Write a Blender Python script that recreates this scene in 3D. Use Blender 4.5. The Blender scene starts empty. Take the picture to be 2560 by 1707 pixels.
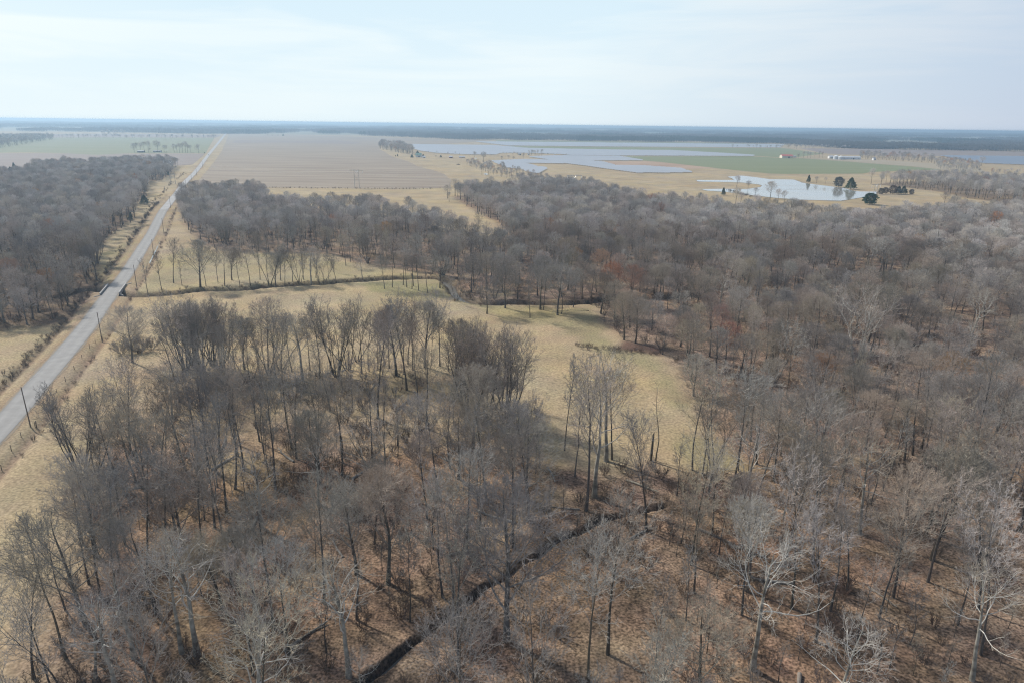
import bpy, bmesh, math, random
import numpy as np
from mathutils import Matrix, Vector
R = math.radians
scene = bpy.context.scene
col = scene.collection
random.seed(7); rng = np.random.default_rng(7)

# ------------------------------------------------------------------ camera, sky, sun, exposure
H = 70.0; PITCH = R(17.6); RHO = .0129; FPX = 1707.0
cam_d = bpy.data.cameras.new('camera'); cam = bpy.data.objects.new('camera', cam_d); col.objects.link(cam)
cam_d.sensor_width = 36; cam_d.lens = FPX/2560*36; cam_d.clip_start = .5; cam_d.clip_end = 60000
U0 = Vector((0, math.sin(PITCH), math.cos(PITCH))); R0 = Vector((1, 0, 0)); F0 = Vector((0, math.cos(PITCH), -math.sin(PITCH)))
RR = R0*math.cos(RHO)+U0*math.sin(RHO); UU = U0*math.cos(RHO)-R0*math.sin(RHO)
M3 = Matrix((RR, UU, -F0)).transposed()
cam.matrix_world = Matrix.Translation((0, 0, H)) @ M3.to_4x4()
scene.camera = cam

SUN_EL, SUN_AZ = R(38), R(-52)          # azimuth clockwise from +Y
world = bpy.data.worlds.new('World'); scene.world = world; world.use_nodes = True
nt = world.node_tree; nt.nodes.clear()
def nd(tree, t, **kw):
    n = tree.nodes.new(t)
    for k, v in kw.items(): setattr(n, k, v)
    return n
out = nd(nt, 'ShaderNodeOutputWorld'); bg = nd(nt, 'ShaderNodeBackground'); sky = nd(nt, 'ShaderNodeTexSky', sky_type='NISHITA')
sky.sun_disc = False; sky.sun_elevation = SUN_EL; sky.sun_rotation = SUN_AZ; sky.air_density = 1.0; sky.dust_density = 1.0; sky.ozone_density = 1.2
bg.inputs[1].default_value = .10
# thin high cloud: streaks of white veil over the sky, stretched along the horizon
tc = nd(nt, 'ShaderNodeTexCoord'); mp = nd(nt, 'ShaderNodeMapping'); mp.inputs['Scale'].default_value = (1.3, 1.3, 13); mp.inputs['Rotation'].default_value = (R(1.5), R(-3), 0)
nz = nd(nt, 'ShaderNodeTexNoise'); nz.inputs['Scale'].default_value = 1.9; nz.inputs['Detail'].default_value = 7; nz.inputs['Roughness'].default_value = .55; nz.inputs['Distortion'].default_value = .5
cr = nd(nt, 'ShaderNodeMapRange'); cr.inputs[1].default_value = .42; cr.inputs[2].default_value = .60; cr.inputs[3].default_value = 0; cr.inputs[4].default_value = 1.0
mx = nd(nt, 'ShaderNodeMix', data_type='RGBA')
# the veil is brighter on the sun's side
dt = nd(nt, 'ShaderNodeVectorMath', operation='DOT_PRODUCT'); dt.inputs[1].default_value = (math.sin(SUN_AZ)*math.cos(SUN_EL), math.cos(SUN_AZ)*math.cos(SUN_EL), math.sin(SUN_EL))
vc = nd(nt, 'ShaderNodeValToRGB'); ve = vc.color_ramp.elements
for k_, (p_, c_) in enumerate(((.0, (.53, .60, .72)), (.48, (.80, .90, .94)), (.76, (.80, .905, .945)), (.90, (.90, .97, .98)))):
    e_ = ve[k_] if k_ < 2 else ve.new(p_)
    e_.position = p_; e_.color = (*c_, 1)
vs = nd(nt, 'ShaderNodeVectorMath', operation='SCALE'); vs.inputs['Scale'].default_value = 9.7
vg = nd(nt, 'ShaderNodeMix', data_type='RGBA', blend_type='MULTIPLY'); vg.inputs[7].default_value = (.85, .925, .985, 1)   # thinner places in the veil let the blue through
vi = nd(nt, 'ShaderNodeMath', operation='SUBTRACT'); vi.inputs[0].default_value = 1
vt = nd(nt, 'ShaderNodeMapRange'); vt.inputs[1].default_value = .0; vt.inputs[2].default_value = .14; vt.inputs[3].default_value = .15; vt.inputs[4].default_value = 1
vm_ = nd(nt, 'ShaderNodeMath', operation='MULTIPLY')
L = nt.links.new
el_ = nd(nt, 'ShaderNodeSeparateXYZ'); ef = nd(nt, 'ShaderNodeMapRange'); ef.inputs[1].default_value = .2; ef.inputs[2].default_value = .55; ef.inputs[3].default_value = 1; ef.inputs[4].default_value = .12
em = nd(nt, 'ShaderNodeMath', operation='MULTIPLY'); L(tc.outputs['Generated'], el_.inputs[0]); L(el_.outputs['Z'], ef.inputs[0]); L(ef.outputs[0], em.inputs[0]); em.inputs[1].default_value = .97   # the veil thins out overhead
L(tc.outputs['Generated'], mp.inputs[0]); L(mp.outputs[0], nz.inputs[0]); L(nz.outputs[0], cr.inputs[0])
L(tc.outputs['Generated'], dt.inputs[0]); L(dt.outputs['Value'], vc.inputs[0]); L(vc.outputs[0], vg.inputs[6]); L(cr.outputs[0], vi.inputs[1]); L(vi.outputs[0], vm_.inputs[0]); L(el_.outputs['Z'], vt.inputs[0]); L(vt.outputs[0], vm_.inputs[1]); L(vm_.outputs[0], vg.inputs[0]); L(vg.outputs[2], vs.inputs[0])
L(em.outputs[0], mx.inputs[0]); L(sky.outputs[0], mx.inputs[6]); L(vs.outputs[0], mx.inputs[7]); L(mx.outputs[2], bg.inputs[0]); L(bg.outputs[0], out.inputs[0])

sl = bpy.data.lights.new('sun', 'SUN'); sl.energy = 4.3; sl.angle = R(3); sl.color = (1, .95, .87)
so = bpy.data.objects.new('sun', sl); col.objects.link(so); so.location = (-200, 150, 300)
sd = Vector((math.sin(SUN_AZ)*math.cos(SUN_EL), math.cos(SUN_AZ)*math.cos(SUN_EL), math.sin(SUN_EL)))
so.rotation_euler = sd.to_track_quat('Z', 'Y').to_euler()
scene.view_settings.view_transform = 'Standard'; scene.view_settings.look = 'None'; scene.view_settings.exposure = .14; scene.view_settings.gamma = 1
scene.cycles.max_bounces = 4; scene.cycles.diffuse_bounces = 2; scene.cycles.glossy_bounces = 2; scene.cycles.volume_bounces = 0; scene.cycles.transparent_max_bounces = 4
scene.cycles.use_adaptive_sampling = False; scene.cycles.use_denoising = True; scene.cycles.denoising_prefilter = 'NONE'; scene.cycles.filter_width = 1.2

# ------------------------------------------------------------------ survey: photo pixel -> point on the ground
cR, sR, cP, sP = math.cos(RHO), math.sin(RHO), math.cos(PITCH), math.sin(PITCH)
def ray(px, py):
    u, v = px-1280, py-853.5
    a, b = u*cR+v*sR, -u*sR+v*cR
    return a, FPX*cP-b*sP, -FPX*sP-b*cP
def G(px, py):
    d = ray(px, py); t = -H/d[2]; return (d[0]*t, d[1]*t)
def GP(l): return np.array([G(*p) for p in l])
def PX(x, y, z):
    x = np.asarray(x, float); y = np.asarray(y, float); z = np.asarray(z, float)-H
    dep = y*cP - z*sP; up = y*sP + z*cP
    a = x/dep*FPX; b = -up/dep*FPX
    return 1280+a*cR-b*sR, 853.5+a*sR+b*cR
def HG(bx, by, ty):                     # real height of something whose foot and top rows were read off
    g = G(bx, by); d = ray(bx, ty); return H+d[2]*math.hypot(*g)/math.hypot(d[0], d[1])

def seg_dist(P, L_):
    P = np.asarray(P, float); best = np.full(len(P), 1e9)
    for a, b in zip(L_[:-1], L_[1:]):
        ab = b-a; t = np.clip(((P-a)@ab)/(ab@ab+1e-9), 0, 1)
        best = np.minimum(best, np.hypot(*(P-a-t[:, None]*ab).T))
    return best
def inside(P, poly):
    x, y = P[:, 0], P[:, 1]; r = np.zeros(len(P), bool); n = len(poly)
    for i in range(n):
        x1, y1 = poly[i]; x2, y2 = poly[(i+1) % n]
        c = (y1 > y) != (y2 > y)
        if y1 != y2: r ^= c & (x < (x2-x1)*(y-y1)/(y2-y1)+x1)
    return r
def sdist(P, poly):
    d = seg_dist(P, np.vstack([poly, poly[:1]])); return np.where(inside(P, poly), -d, d)
def sstep(a, b, x):
    t = np.clip((x-a)/(b-a), 0, 1); return t*t*(3-2*t)
def wav(x, y, s, k=0.):
    x = x/s; y = y/s
    return (np.sin(x*1.7+y*.6+k)+np.sin(-x*.9+y*1.9+1.3*k)+np.sin(x*2.9+y*2.3+2+k)*.6+np.sin(x*4.1-y*3.3+k*3)*.4)/3
def smooth(pts, n=6):
    P = np.asarray(pts, float); o = []
    for i in range(len(P)-1):
        p0, p1, p2, p3 = P[max(i-1, 0)], P[i], P[i+1], P[min(i+2, len(P)-1)]
        for t in np.arange(n)/n:
            o.append(.5*((2*p1)+(-p0+p2)*t+(2*p0-5*p1+4*p2-p3)*t*t+(-p0+3*p1-3*p2+p3)*t**3))
    o.append(P[-1]); return np.array(o)

ROAD = smooth(GP([(568, 330), (545, 359), (521.5, 387.6), (504, 411), (487, 432.5), (463, 457), (438, 490), (422, 510), (406, 530.5), (392, 558), (378.6, 585), (359.5, 615), (338, 650), (310, 694), (289, 718), (256, 762), (226, 805), (191, 849), (147, 900.6), (90, 966), (35.4, 1031), (-40, 1112), (-160, 1235), (-330, 1400)]))
CREEK_A = smooth(GP([(860, 1790), (911, 1703), (958, 1668), (1006, 1625), (1060, 1582), (1110, 1545), (1150, 1512), (1183, 1490), (1215, 1462), (1262, 1440), (1296, 1408), (1346, 1384), (1390, 1345), (1448, 1328), (1500, 1300), (1600, 1275), (1660, 1262)]))
CREEK_B = smooth(GP([(150, 740), (220, 722), (283, 728), (320, 736), (375, 737), (436, 732), (504, 724), (572, 722), (626, 720), (654, 716), (736, 711), (818, 707), (859, 702), (900, 701), (954, 697), (1036, 694), (1095, 694), (1125, 705), (1140, 730), (1170, 748), (1227, 757), (1282, 755), (1390, 757), (1472, 754), (1540, 742), (1620, 745), (1740, 735)]))
ROADL = ROAD

FRONT = GP([(235, 1175), (215, 1290), (185, 1450), (130, 1600), (0, 1800), (-200, 2050), (2900, 2050), (2900, 1100), (1900, 1160), (1860, 1178), (1750, 1185), (1650, 1168), (1500, 1180), (1400, 1165), (1330, 1120), (1270, 1060), (1200, 1000), (1130, 940), (1050, 935), (960, 950), (850, 935), (740, 925), (650, 915), (600, 935), (560, 940), (450, 935), (400, 960), (390, 1000), (300, 1040), (230, 1080)])
RIGHT = GP([(2900, 1160), (1890, 1165), (1830, 1135), (1760, 1060), (1712, 990), (1690, 930), (1665, 890), (1620, 868), (1550, 845), (1510, 815), (1490, 765), (1390, 752), (1227, 752), (1160, 740), (1130, 700), (1100, 688), (1130, 640), (1240, 632), (1262, 600), (1245, 560), (1190, 530), (1160, 512), (1130, 490), (1250, 486), (1330, 474), (1400, 476), (1480, 482), (1560, 508), (1650, 522), (1740, 528), (1800, 540), (1880, 546), (1990, 556), (2080, 566), (2180, 562), (2300, 560), (2420, 548), (2560, 540), (2900, 545)])
MIDDLE = GP([(455, 560), (450, 520), (465, 493), (560, 487), (660, 490), (668, 520), (720, 530), (820, 528), (930, 535), (1010, 555), (1100, 573), (1160, 600), (1240, 628), (1150, 640), (1100, 690), (1008, 676), (927, 664), (872, 654), (831, 641), (740, 632), (600, 632), (500, 612)])
LEFT = GP([(447, 416), (433, 424), (425, 438), (403, 451.6), (378.6, 454), (366, 468), (370, 490), (340, 511), (338, 550), (313, 566), (275, 596), (257, 618), (236, 636), (246, 672), (244, 712), (232, 742), (186, 790), (140, 812), (54, 820), (-20, 832), (-700, 850), (-900, 480), (0, 462), (70, 452), (95, 424), (225, 426), (237, 418)])
UPPER = GP([(2190, 462), (2240, 455), (2350, 452), (2460, 458), (2560, 462), (2900, 470), (2900, 520), (2560, 513), (2471, 503), (2410, 495), (2349, 480), (2267, 470)])
FARLEFT = GP([(-500, 350), (132, 345), (132, 350), (60, 362), (0, 372), (-500, 400)])

def ground_z(x, y):
    x = np.asarray(x, float); y = np.asarray(y, float); P = np.stack([x.ravel(), y.ravel()], 1)
    near = (1-sstep(350, 600, P[:, 1]))
    z = .55*wav(P[:, 0], P[:, 1], 31)*near + .12*wav(P[:, 0], P[:, 1], 7, 2)*near
    m = P[:, 1] < 620
    d = np.full(len(P), 1e3); d[m] = seg_dist(P[m], CREEK_A); e = np.full(len(P), 1e3); e[m] = seg_dist(P[m], CREEK_B)
    r = np.full(len(P), 1e3); r[m] = seg_dist(P[m], ROADL)
    rf = sstep(5, 16, r); z = z*rf
    z = z-.85*np.exp(-((r-8.2)/1.6)**2)*near
    z = z*(sstep(2, 10, np.minimum(d, e)))
    jit = .5*wav(P[:, 0], P[:, 1], 3.1, 5)
    fade = sstep(180, 140, P[:, 1])
    z = z-(.15+1.35*fade)*(1-sstep(.2, .95, d+.5*jit)) - 2.6*(1-sstep(1.4, 4.2, e+jit))
    return z.reshape(x.shape)

# ------------------------------------------------------------------ materials
def material(name, base, rough=.9, var=None, scale=1., detail=4, coords='Object', spec=.25, stretch=None, metallic=0, obj_var=0, noise_lo=.35, noise_hi=.65, bump=0, fine=0):
    m = bpy.data.materials.new(name); m.use_nodes = True; t = m.node_tree; b = t.nodes['Principled BSDF']
    b.inputs['Roughness'].default_value = rough; b.inputs['Specular IOR Level'].default_value = spec; b.inputs['Metallic'].default_value = metallic
    b.inputs['Base Color'].default_value = (*base, 1); src = None
    tcn = nd(t, 'ShaderNodeTexCoord')
    if var is not None:
        n = nd(t, 'ShaderNodeTexNoise'); n.inputs['Scale'].default_value = scale; n.inputs['Detail'].default_value = detail
        v = tcn.outputs[coords]
        if stretch:
            q = nd(t, 'ShaderNodeMapping'); q.inputs['Scale'].default_value = stretch[:3]
            if len(stretch) > 3: q.inputs['Rotation'].default_value = (0, 0, stretch[3])
            t.links.new(v, q.inputs[0]); v = q.outputs[0]
        t.links.new(v, n.inputs[0])
        r = nd(t, 'ShaderNodeMapRange'); r.inputs[1].default_value = noise_lo; r.inputs[2].default_value = noise_hi; t.links.new(n.outputs[0], r.inputs[0])
        x = nd(t, 'ShaderNodeMix', data_type='RGBA'); x.inputs[6].default_value = (*base, 1); x.inputs[7].default_value = (*var, 1)
        t.links.new(r.outputs[0], x.inputs[0]); src = x.outputs[2]
    if obj_var:
        oi = nd(t, 'ShaderNodeObjectInfo'); hs = nd(t, 'ShaderNodeHueSaturation')
        if src is None:
            rgb = nd(t, 'ShaderNodeRGB'); rgb.outputs[0].default_value = (*base, 1); src = rgb.outputs[0]
        mr = nd(t, 'ShaderNodeMapRange'); mr.inputs[3].default_value = 1-obj_var; mr.inputs[4].default_value = 1+obj_var
        m2 = nd(t, 'ShaderNodeMath', operation='MULTIPLY'); m2.inputs[1].default_value = 7.31
        m3 = nd(t, 'ShaderNodeMath', operation='FRACT'); mh = nd(t, 'ShaderNodeMapRange'); mh.inputs[3].default_value = .475; mh.inputs[4].default_value = .515
        m4 = nd(t, 'ShaderNodeMath', operation='MULTIPLY'); m4.inputs[1].default_value = 13.7; m5 = nd(t, 'ShaderNodeMath', operation='FRACT'); ms = nd(t, 'ShaderNodeMapRange'); ms.inputs[3].default_value = .6; ms.inputs[4].default_value = 1.5
        k = t.links.new
        k(oi.outputs['Random'], mr.inputs[0]); k(oi.outputs['Random'], m2.inputs[0]); k(m2.outputs[0], m3.inputs[0]); k(m3.outputs[0], mh.inputs[0])
        k(oi.outputs['Random'], m4.inputs[0]); k(m4.outputs[0], m5.inputs[0]); k(m5.outputs[0], ms.inputs[0])
        k(mh.outputs[0], hs.inputs['Hue']); k(ms.outputs[0], hs.inputs['Saturation']); k(mr.outputs[0], hs.inputs['Value']); k(src, hs.inputs['Color']); src = hs.outputs[0]
    if src is not None: t.links.new(src, b.inputs['Base Color'])
    return m
M = {}
M['bark'] = material('bark', (.065, .057, .048), var=(.135, .12, .10), scale=2.5, stretch=(3, 3, .6), obj_var=.3)
M['limb'] = material('limb', (.20, .183, .16), var=(.31, .29, .255), scale=1.2, obj_var=.25)
M['twig'] = material('twig', (.37, .328, .278), obj_var=.34)
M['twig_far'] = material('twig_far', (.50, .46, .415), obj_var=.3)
M['twig_red'] = material('twig_red', (.40, .27, .20), obj_var=.05)
M['twig_tan'] = material('twig_tan', (.47, .32, .21), obj_var=.15)
M['twig_dark'] = material('twig_dark', (.15, .135, .13), obj_var=.2)
M['white_bark'] = material('white_bark', (.62, .59, .53), var=(.36, .33, .27), scale=.9, noise_lo=.45, noise_hi=.7)
M['mottled_bark'] = material('mottled_bark', (.15, .13, .105), var=(.42, .40, .34), scale=.7)
M['needle'] = material('needle', (.065, .095, .05), var=(.12, .14, .08), scale=.7, obj_var=.2)
M['needle_brown'] = material('needle_brown', (.12, .10, .075), var=(.2, .155, .11), scale=.7, obj_var=.15)
M['needle_grey'] = material('needle_grey', (.09, .10, .085), var=(.14, .14, .12), scale=.7)
M['needle_green'] = material('needle_green', (.03, .085, .03), var=(.06, .12, .05), scale=.7)
M['brush'] = material('brush', (.135, .105, .085), obj_var=.35)
M['water'] = material('water', (.36, .36, .34), rough=.08, spec=.8, var=(.36, .33, .26), scale=.02)
M['creek_water'] = material('creek_water', (.17, .16, .14), rough=.12, spec=.5)
M['concrete'] = material('concrete', (.48, .47, .45), var=(.36, .35, .33), scale=.8)
M['wood_pole'] = material('wood_pole', (.13, .10, .085), var=(.2, .17, .14), scale=2, stretch=(4, 4, .4))
M['post_wood'] = material('post_wood', (.06, .05, .04), var=(.12, .1, .08), scale=4)
M['wire'] = material('wire', (.4, .4, .4), rough=.4, metallic=.6)
M['insulator'] = material('insulator', (.85, .87, .88), rough=.2, spec=.6)
M['weathered_wood'] = material('weathered_wood', (.42, .40, .38), var=(.5, .48, .46), scale=1, stretch=(4, 4, .3))
M['cable'] = material('cable', (.62, .58, .55), rough=.5)
M['white_paint'] = material('white_paint', (.78, .78, .76), var=(.7, .7, .68), scale=.5)
M['cream_metal'] = material('cream_metal', (.72, .66, .52), var=(.66, .6, .47), scale=.4)
M['red_metal'] = material('red_metal', (.45, .12, .09), var=(.38, .10, .08), scale=.4)
M['green_roof'] = material('green_roof', (.22, .34, .27), var=(.28, .4, .32), scale=.4)
M['galvanised'] = material('galvanised', (.66, .68, .7), rough=.45, metallic=.25)
M['dark_wall'] = material('dark_wall', (.06, .06, .065), var=(.1, .1, .1), scale=.5)
M['grey_wall'] = material('grey_wall', (.3, .3, .33), var=(.36, .36, .38), scale=.5)
M['red_wall'] = material('red_wall', (.2, .05, .045), var=(.26, .07, .06), scale=.5)
M['glass_dark'] = material('glass_dark', (.05, .06, .07), rough=.1, spec=.6)
M['car_paint'] = material('car_paint', (.25, .42, .33), rough=.3, spec=.6)
M['tyre'] = material('tyre', (.02, .02, .02))
M['panel'] = material('panel', (.44, .45, .46), rough=.3, spec=1.0, var=(.48, .485, .49), scale=.01)
M['panel_blue'] = material('panel_blue', (.22, .26, .32), rough=.3, spec=.8, var=(.26, .29, .34), scale=.004, stretch=(1, 8, 1))
M['steel_dark'] = material('steel_dark', (.08, .08, .085))

# ------------------------------------------------------------------ helpers for things
def tag(o, label=None, cat=None, group=None, kind=None):
    if label: o['label'] = label
    if cat: o['category'] = cat
    if group: o['group'] = group
    if kind: o['kind'] = kind
    return o
def empty(name, loc, rz=0):
    o = bpy.data.objects.new(name, None); col.objects.link(o); o.location = loc; o.rotation_euler = (0, 0, rz); o.empty_display_size = 1; return o
def np_mesh(name, V, F, mats, mi=None, smooth_=False):
    me = bpy.data.meshes.new(name); V = np.asarray(V, np.float32); F = np.asarray(F, np.int32)
    me.vertices.add(len(V)); me.vertices.foreach_set('co', V.ravel())
    k = F.shape[1]; me.loops.add(F.size); me.loops.foreach_set('vertex_index', F.ravel())
    me.polygons.add(len(F)); me.polygons.foreach_set('loop_start', np.arange(len(F), dtype=np.int32)*k)
    try: me.polygons.foreach_set('loop_total', np.full(len(F), k, np.int32))
    except Exception: pass
    for m in mats: me.materials.append(m)
    if mi is not None: me.polygons.foreach_set('material_index', np.asarray(mi, np.int32))
    me.polygons.foreach_set('use_smooth', np.full(len(F), smooth_)); me.update(calc_edges=True); return me
def link(name, me, parent=None):
    o = bpy.data.objects.new(name, me); col.objects.link(o)
    if parent: o.parent = parent
    return o
class MB:
    def __init__(s): s.bm = bmesh.new()
    def box(s, c, d, rz=0, tilt=None):
        m = Matrix.Translation(c) @ Matrix.Rotation(rz, 4, 'Z')
        if tilt: m = m @ Matrix.Rotation(tilt[0], 4, tilt[1])
        bmesh.ops.create_cube(s.bm, size=1, matrix=m @ Matrix.Diagonal((*d, 1))); return s
    def tube(s, a, b, r0, r1=None, n=8):
        a = Vector(a); b = Vector(b); d = b-a; r1 = r0 if r1 is None else r1
        q = d.to_track_quat('Z', 'Y').to_matrix().to_4x4()
        bmesh.ops.create_cone(s.bm, cap_ends=True, segments=n, radius1=r0, radius2=max(r1, 1e-4), depth=d.length, matrix=Matrix.Translation((a+b)/2) @ q); return s
    def face(s, pts): s.bm.faces.new([s.bm.verts.new(p) for p in pts]); return s
    def prism(s, prof, x0, x1):
        A = [s.bm.verts.new((x0, y, z)) for y, z in prof]; B = [s.bm.verts.new((x1, y, z)) for y, z in prof]
        s.bm.faces.new(A[::-1]); s.bm.faces.new(B); n = len(prof)
        for i in range(n): s.bm.faces.new((A[i], A[(i+1) % n], B[(i+1) % n], B[i]))
        return s
    def build(s, name, mat, parent=None):
        me = bpy.data.meshes.new(name); bmesh.ops.recalc_face_normals(s.bm, faces=s.bm.faces); s.bm.to_mesh(me); s.bm.free(); me.materials.append(mat)
        return link(name, me, parent)

# ------------------------------------------------------------------ ground sheet
def srgb(r, g, b): return np.array([((c/255)/12.92 if c/255 < .04045 else ((c/255+.055)/1.055)**2.4) for c in (r, g, b)])
def build_ground():
    ys = 32*np.exp(np.arange(0, 1075)*.0062); ys = ys[ys < 24000]; ys = np.append(ys, 24000.)
    xs = np.linspace(-1.28, 1.28, 560)
    Y, X = np.meshgrid(ys, xs, indexing='ij'); X = X*Y
    Z = ground_z(X, Y); P = np.stack([X.ravel(), Y.ravel()], 1); n = len(P)
    C = np.tile(np.array([.375, .292, .174]), (n, 1))
    ly = P[:, 1]
    w1 = wav(P[:, 0], ly, 40)[:, None]; w2 = wav(P[:, 0], ly, 9, 1)[:, None]
    C += np.clip(w1, -1, 1)*np.array([.015, .018, .006]) + w2*.008
    lit = np.zeros(n); m = ly < 1300; Q = P[m]
    jit = 2.2*wav(Q[:, 0], Q[:, 1], 4.3, 1)+2.2*wav(Q[:, 0], Q[:, 1], 12, 4)
    def paint(mask, c, k=1.):
        a = (mask*k)[:, None]; C[m] = C[m]*(1-a)+np.array(c)*a
    def gp(l): return GP(l)
    green = [.165, .18, .07]
    # greener grass: open wood pasture, verge by the bridge, the meadow's shady margins
    for poly, k in (([(330, 735), (400, 650), (470, 620), (700, 640), (840, 648), (900, 668), (1010, 682), (1110, 696), (1090, 725), (1000, 740), (900, 715), (700, 715), (500, 722)], .55),
                    ([(900, 712), (1000, 705), (1120, 712), (1135, 745), (1060, 752), (960, 735)], .8),
                    ([(240, 640), (335, 600), (330, 650), (255, 720), (240, 700)], .55),
                    ([(1150, 755), (1280, 765), (1480, 770), (1540, 860), (1640, 880), (1700, 960), (1740, 1060), (1690, 1010), (1640, 945), (1560, 900), (1470, 868), (1400, 815), (1250, 800)], .75),
                    ([(1700, 1080), (1860, 1090), (1900, 1170), (1740, 1175)], .7), ([(1180, 1080), (1330, 1110), (1420, 1160), (1380, 1210), (1200, 1150)], .5),
                    ([(970, 960), (1090, 985), (1090, 1010), (980, 1000)], .6)):
        p = gp(poly); d = sdist(Q, p)+jit*1.2; paint(1-sstep(-3, 3, d), green, k*.45)
    # leaf litter under the woods
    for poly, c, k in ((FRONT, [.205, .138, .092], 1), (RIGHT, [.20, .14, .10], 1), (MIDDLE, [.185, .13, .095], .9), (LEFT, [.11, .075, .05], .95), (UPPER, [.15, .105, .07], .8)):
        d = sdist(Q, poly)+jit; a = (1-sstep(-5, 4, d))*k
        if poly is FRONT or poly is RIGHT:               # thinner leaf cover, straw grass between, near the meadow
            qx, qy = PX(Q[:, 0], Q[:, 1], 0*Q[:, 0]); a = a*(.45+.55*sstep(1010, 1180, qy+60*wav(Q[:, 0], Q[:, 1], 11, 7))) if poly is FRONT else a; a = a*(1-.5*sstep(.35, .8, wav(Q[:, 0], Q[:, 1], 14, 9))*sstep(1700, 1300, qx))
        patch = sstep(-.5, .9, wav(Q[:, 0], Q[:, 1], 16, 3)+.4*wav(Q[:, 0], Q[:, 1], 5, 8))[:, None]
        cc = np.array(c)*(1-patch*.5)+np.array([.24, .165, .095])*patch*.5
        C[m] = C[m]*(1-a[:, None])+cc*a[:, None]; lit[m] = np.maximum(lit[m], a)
    # road verges, ditch bottoms, creek banks
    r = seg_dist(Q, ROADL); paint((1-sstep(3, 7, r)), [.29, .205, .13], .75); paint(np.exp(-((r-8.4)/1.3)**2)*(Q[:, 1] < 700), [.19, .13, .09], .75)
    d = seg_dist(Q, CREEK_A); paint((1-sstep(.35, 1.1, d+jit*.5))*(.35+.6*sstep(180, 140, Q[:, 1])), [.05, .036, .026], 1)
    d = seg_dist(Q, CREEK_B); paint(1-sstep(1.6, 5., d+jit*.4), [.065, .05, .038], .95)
    # bare red brown soil at the corner of the wood
    d = sdist(Q, gp([(1540, 872), (1650, 888), (1660, 870), (1560, 850)])); paint(1-sstep(-2, 2, d), [.13, .07, .05], .9)
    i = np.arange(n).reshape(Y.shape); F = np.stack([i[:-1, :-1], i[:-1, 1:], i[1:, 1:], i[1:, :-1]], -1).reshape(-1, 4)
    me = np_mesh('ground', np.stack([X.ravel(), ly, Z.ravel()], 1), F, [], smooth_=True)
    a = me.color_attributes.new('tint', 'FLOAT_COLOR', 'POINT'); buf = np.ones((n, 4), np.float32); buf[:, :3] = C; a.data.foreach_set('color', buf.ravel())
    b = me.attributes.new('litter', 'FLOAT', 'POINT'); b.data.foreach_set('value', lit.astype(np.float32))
    mt = bpy.data.materials.new('ground_cover'); mt.use_nodes = True; t = mt.node_tree; bs = t.nodes['Principled BSDF']; bs.inputs['Roughness'].default_value = 1; bs.inputs['Specular IOR Level'].default_value = .1
    at = nd(t, 'ShaderNodeAttribute', attribute_name='tint'); al = nd(t, 'ShaderNodeAttribute', attribute_name='litter'); tcn = nd(t, 'ShaderNodeTexCoord')
    def noise(scale, det, lo, hi, a_, b_, st=None):
        nn = nd(t, 'ShaderNodeTexNoise'); nn.inputs['Scale'].default_value = scale; nn.inputs['Detail'].default_value = det; v = tcn.outputs['Object']
        if st: q = nd(t, 'ShaderNodeMapping'); q.inputs['Scale'].default_value = st; t.links.new(v, q.inputs[0]); v = q.outputs[0]
        t.links.new(v, nn.inputs[0]); rr = nd(t, 'ShaderNodeMapRange'); rr.inputs[1].default_value = lo; rr.inputs[2].default_value = hi; rr.inputs[3].default_value = a_; rr.inputs[4].default_value = b_
        t.links.new(nn.outputs[0], rr.inputs[0]); return rr.outputs[0]
    def mul(a_, b_):
        q = nd(t, 'ShaderNodeMath', operation='MULTIPLY'); t.links.new(a_, q.inputs[0]); t.links.new(b_, q.inputs[1]); return q.outputs[0]
    grass = mul(mul(noise(.06, 5, .3, .7, .84, 1.16), noise(1.7, 8, .3, .7, .62, 1.36)), noise(.012, 3, .3, .7, .9, 1.1))
    leaf = mul(mul(noise(2.6, 5, .35, .65, .4, 1.7), noise(.3, 6, .3, .7, .6, 1.35)), noise(.05, 3, .3, .7, .9, 1.1))
    mxf = nd(t, 'ShaderNodeMix', data_type='FLOAT'); t.links.new(al.outputs['Fac'], mxf.inputs[0]); t.links.new(grass, mxf.inputs[2]); t.links.new(leaf, mxf.inputs[3])
    vm = nd(t, 'ShaderNodeVectorMath', operation='SCALE'); t.links.new(at.outputs['Color'], vm.inputs[0]); t.links.new(mxf.outputs[0], vm.inputs['Scale'])
    hs = nd(t, 'ShaderNodeHueSaturation'); t.links.new(vm.outputs[0], hs.inputs['Color']); t.links.new(noise(.11, 4, .3, .7, .488, .508), hs.inputs['Hue']); t.links.new(noise(.03, 3, .3, .7, .85, 1.1), hs.inputs['Saturation'])
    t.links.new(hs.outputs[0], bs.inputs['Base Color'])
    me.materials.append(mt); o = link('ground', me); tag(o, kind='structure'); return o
build_ground()

def ribbon(line, w, z, name, mat, widths=None, follow=True, rows=5):
    P = np.asarray(line); T = np.gradient(P, axis=0); T /= np.hypot(*T.T)[:, None]; N = np.stack([-T[:, 1], T[:, 0]], 1)
    u = np.linspace(-1, 1, rows); W = np.full(len(P), w) if widths is None else widths
    V = P[:, None]+N[:, None]*(u[None, :, None]*W[:, None, None])
    zz = np.full(V.shape[:2], z) if not follow else ground_z(V[..., 0], V[..., 1])+z
    V = np.concatenate([V, zz[..., None]], -1).reshape(-1, 3); i = np.arange(len(V)).reshape(len(P), rows)
    F = np.stack([i[:-1, :-1], i[:-1, 1:], i[1:, 1:], i[1:, :-1]], -1).reshape(-1, 4)
    me = np_mesh(name, V, F, [mat]); a = me.attributes.new('across', 'FLOAT', 'POINT'); a.data.foreach_set('value', np.tile(u, len(P)).astype(np.float32))
    if me.polygons[0].normal.z < 0: me.flip_normals()
    return link(name, me)
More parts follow.
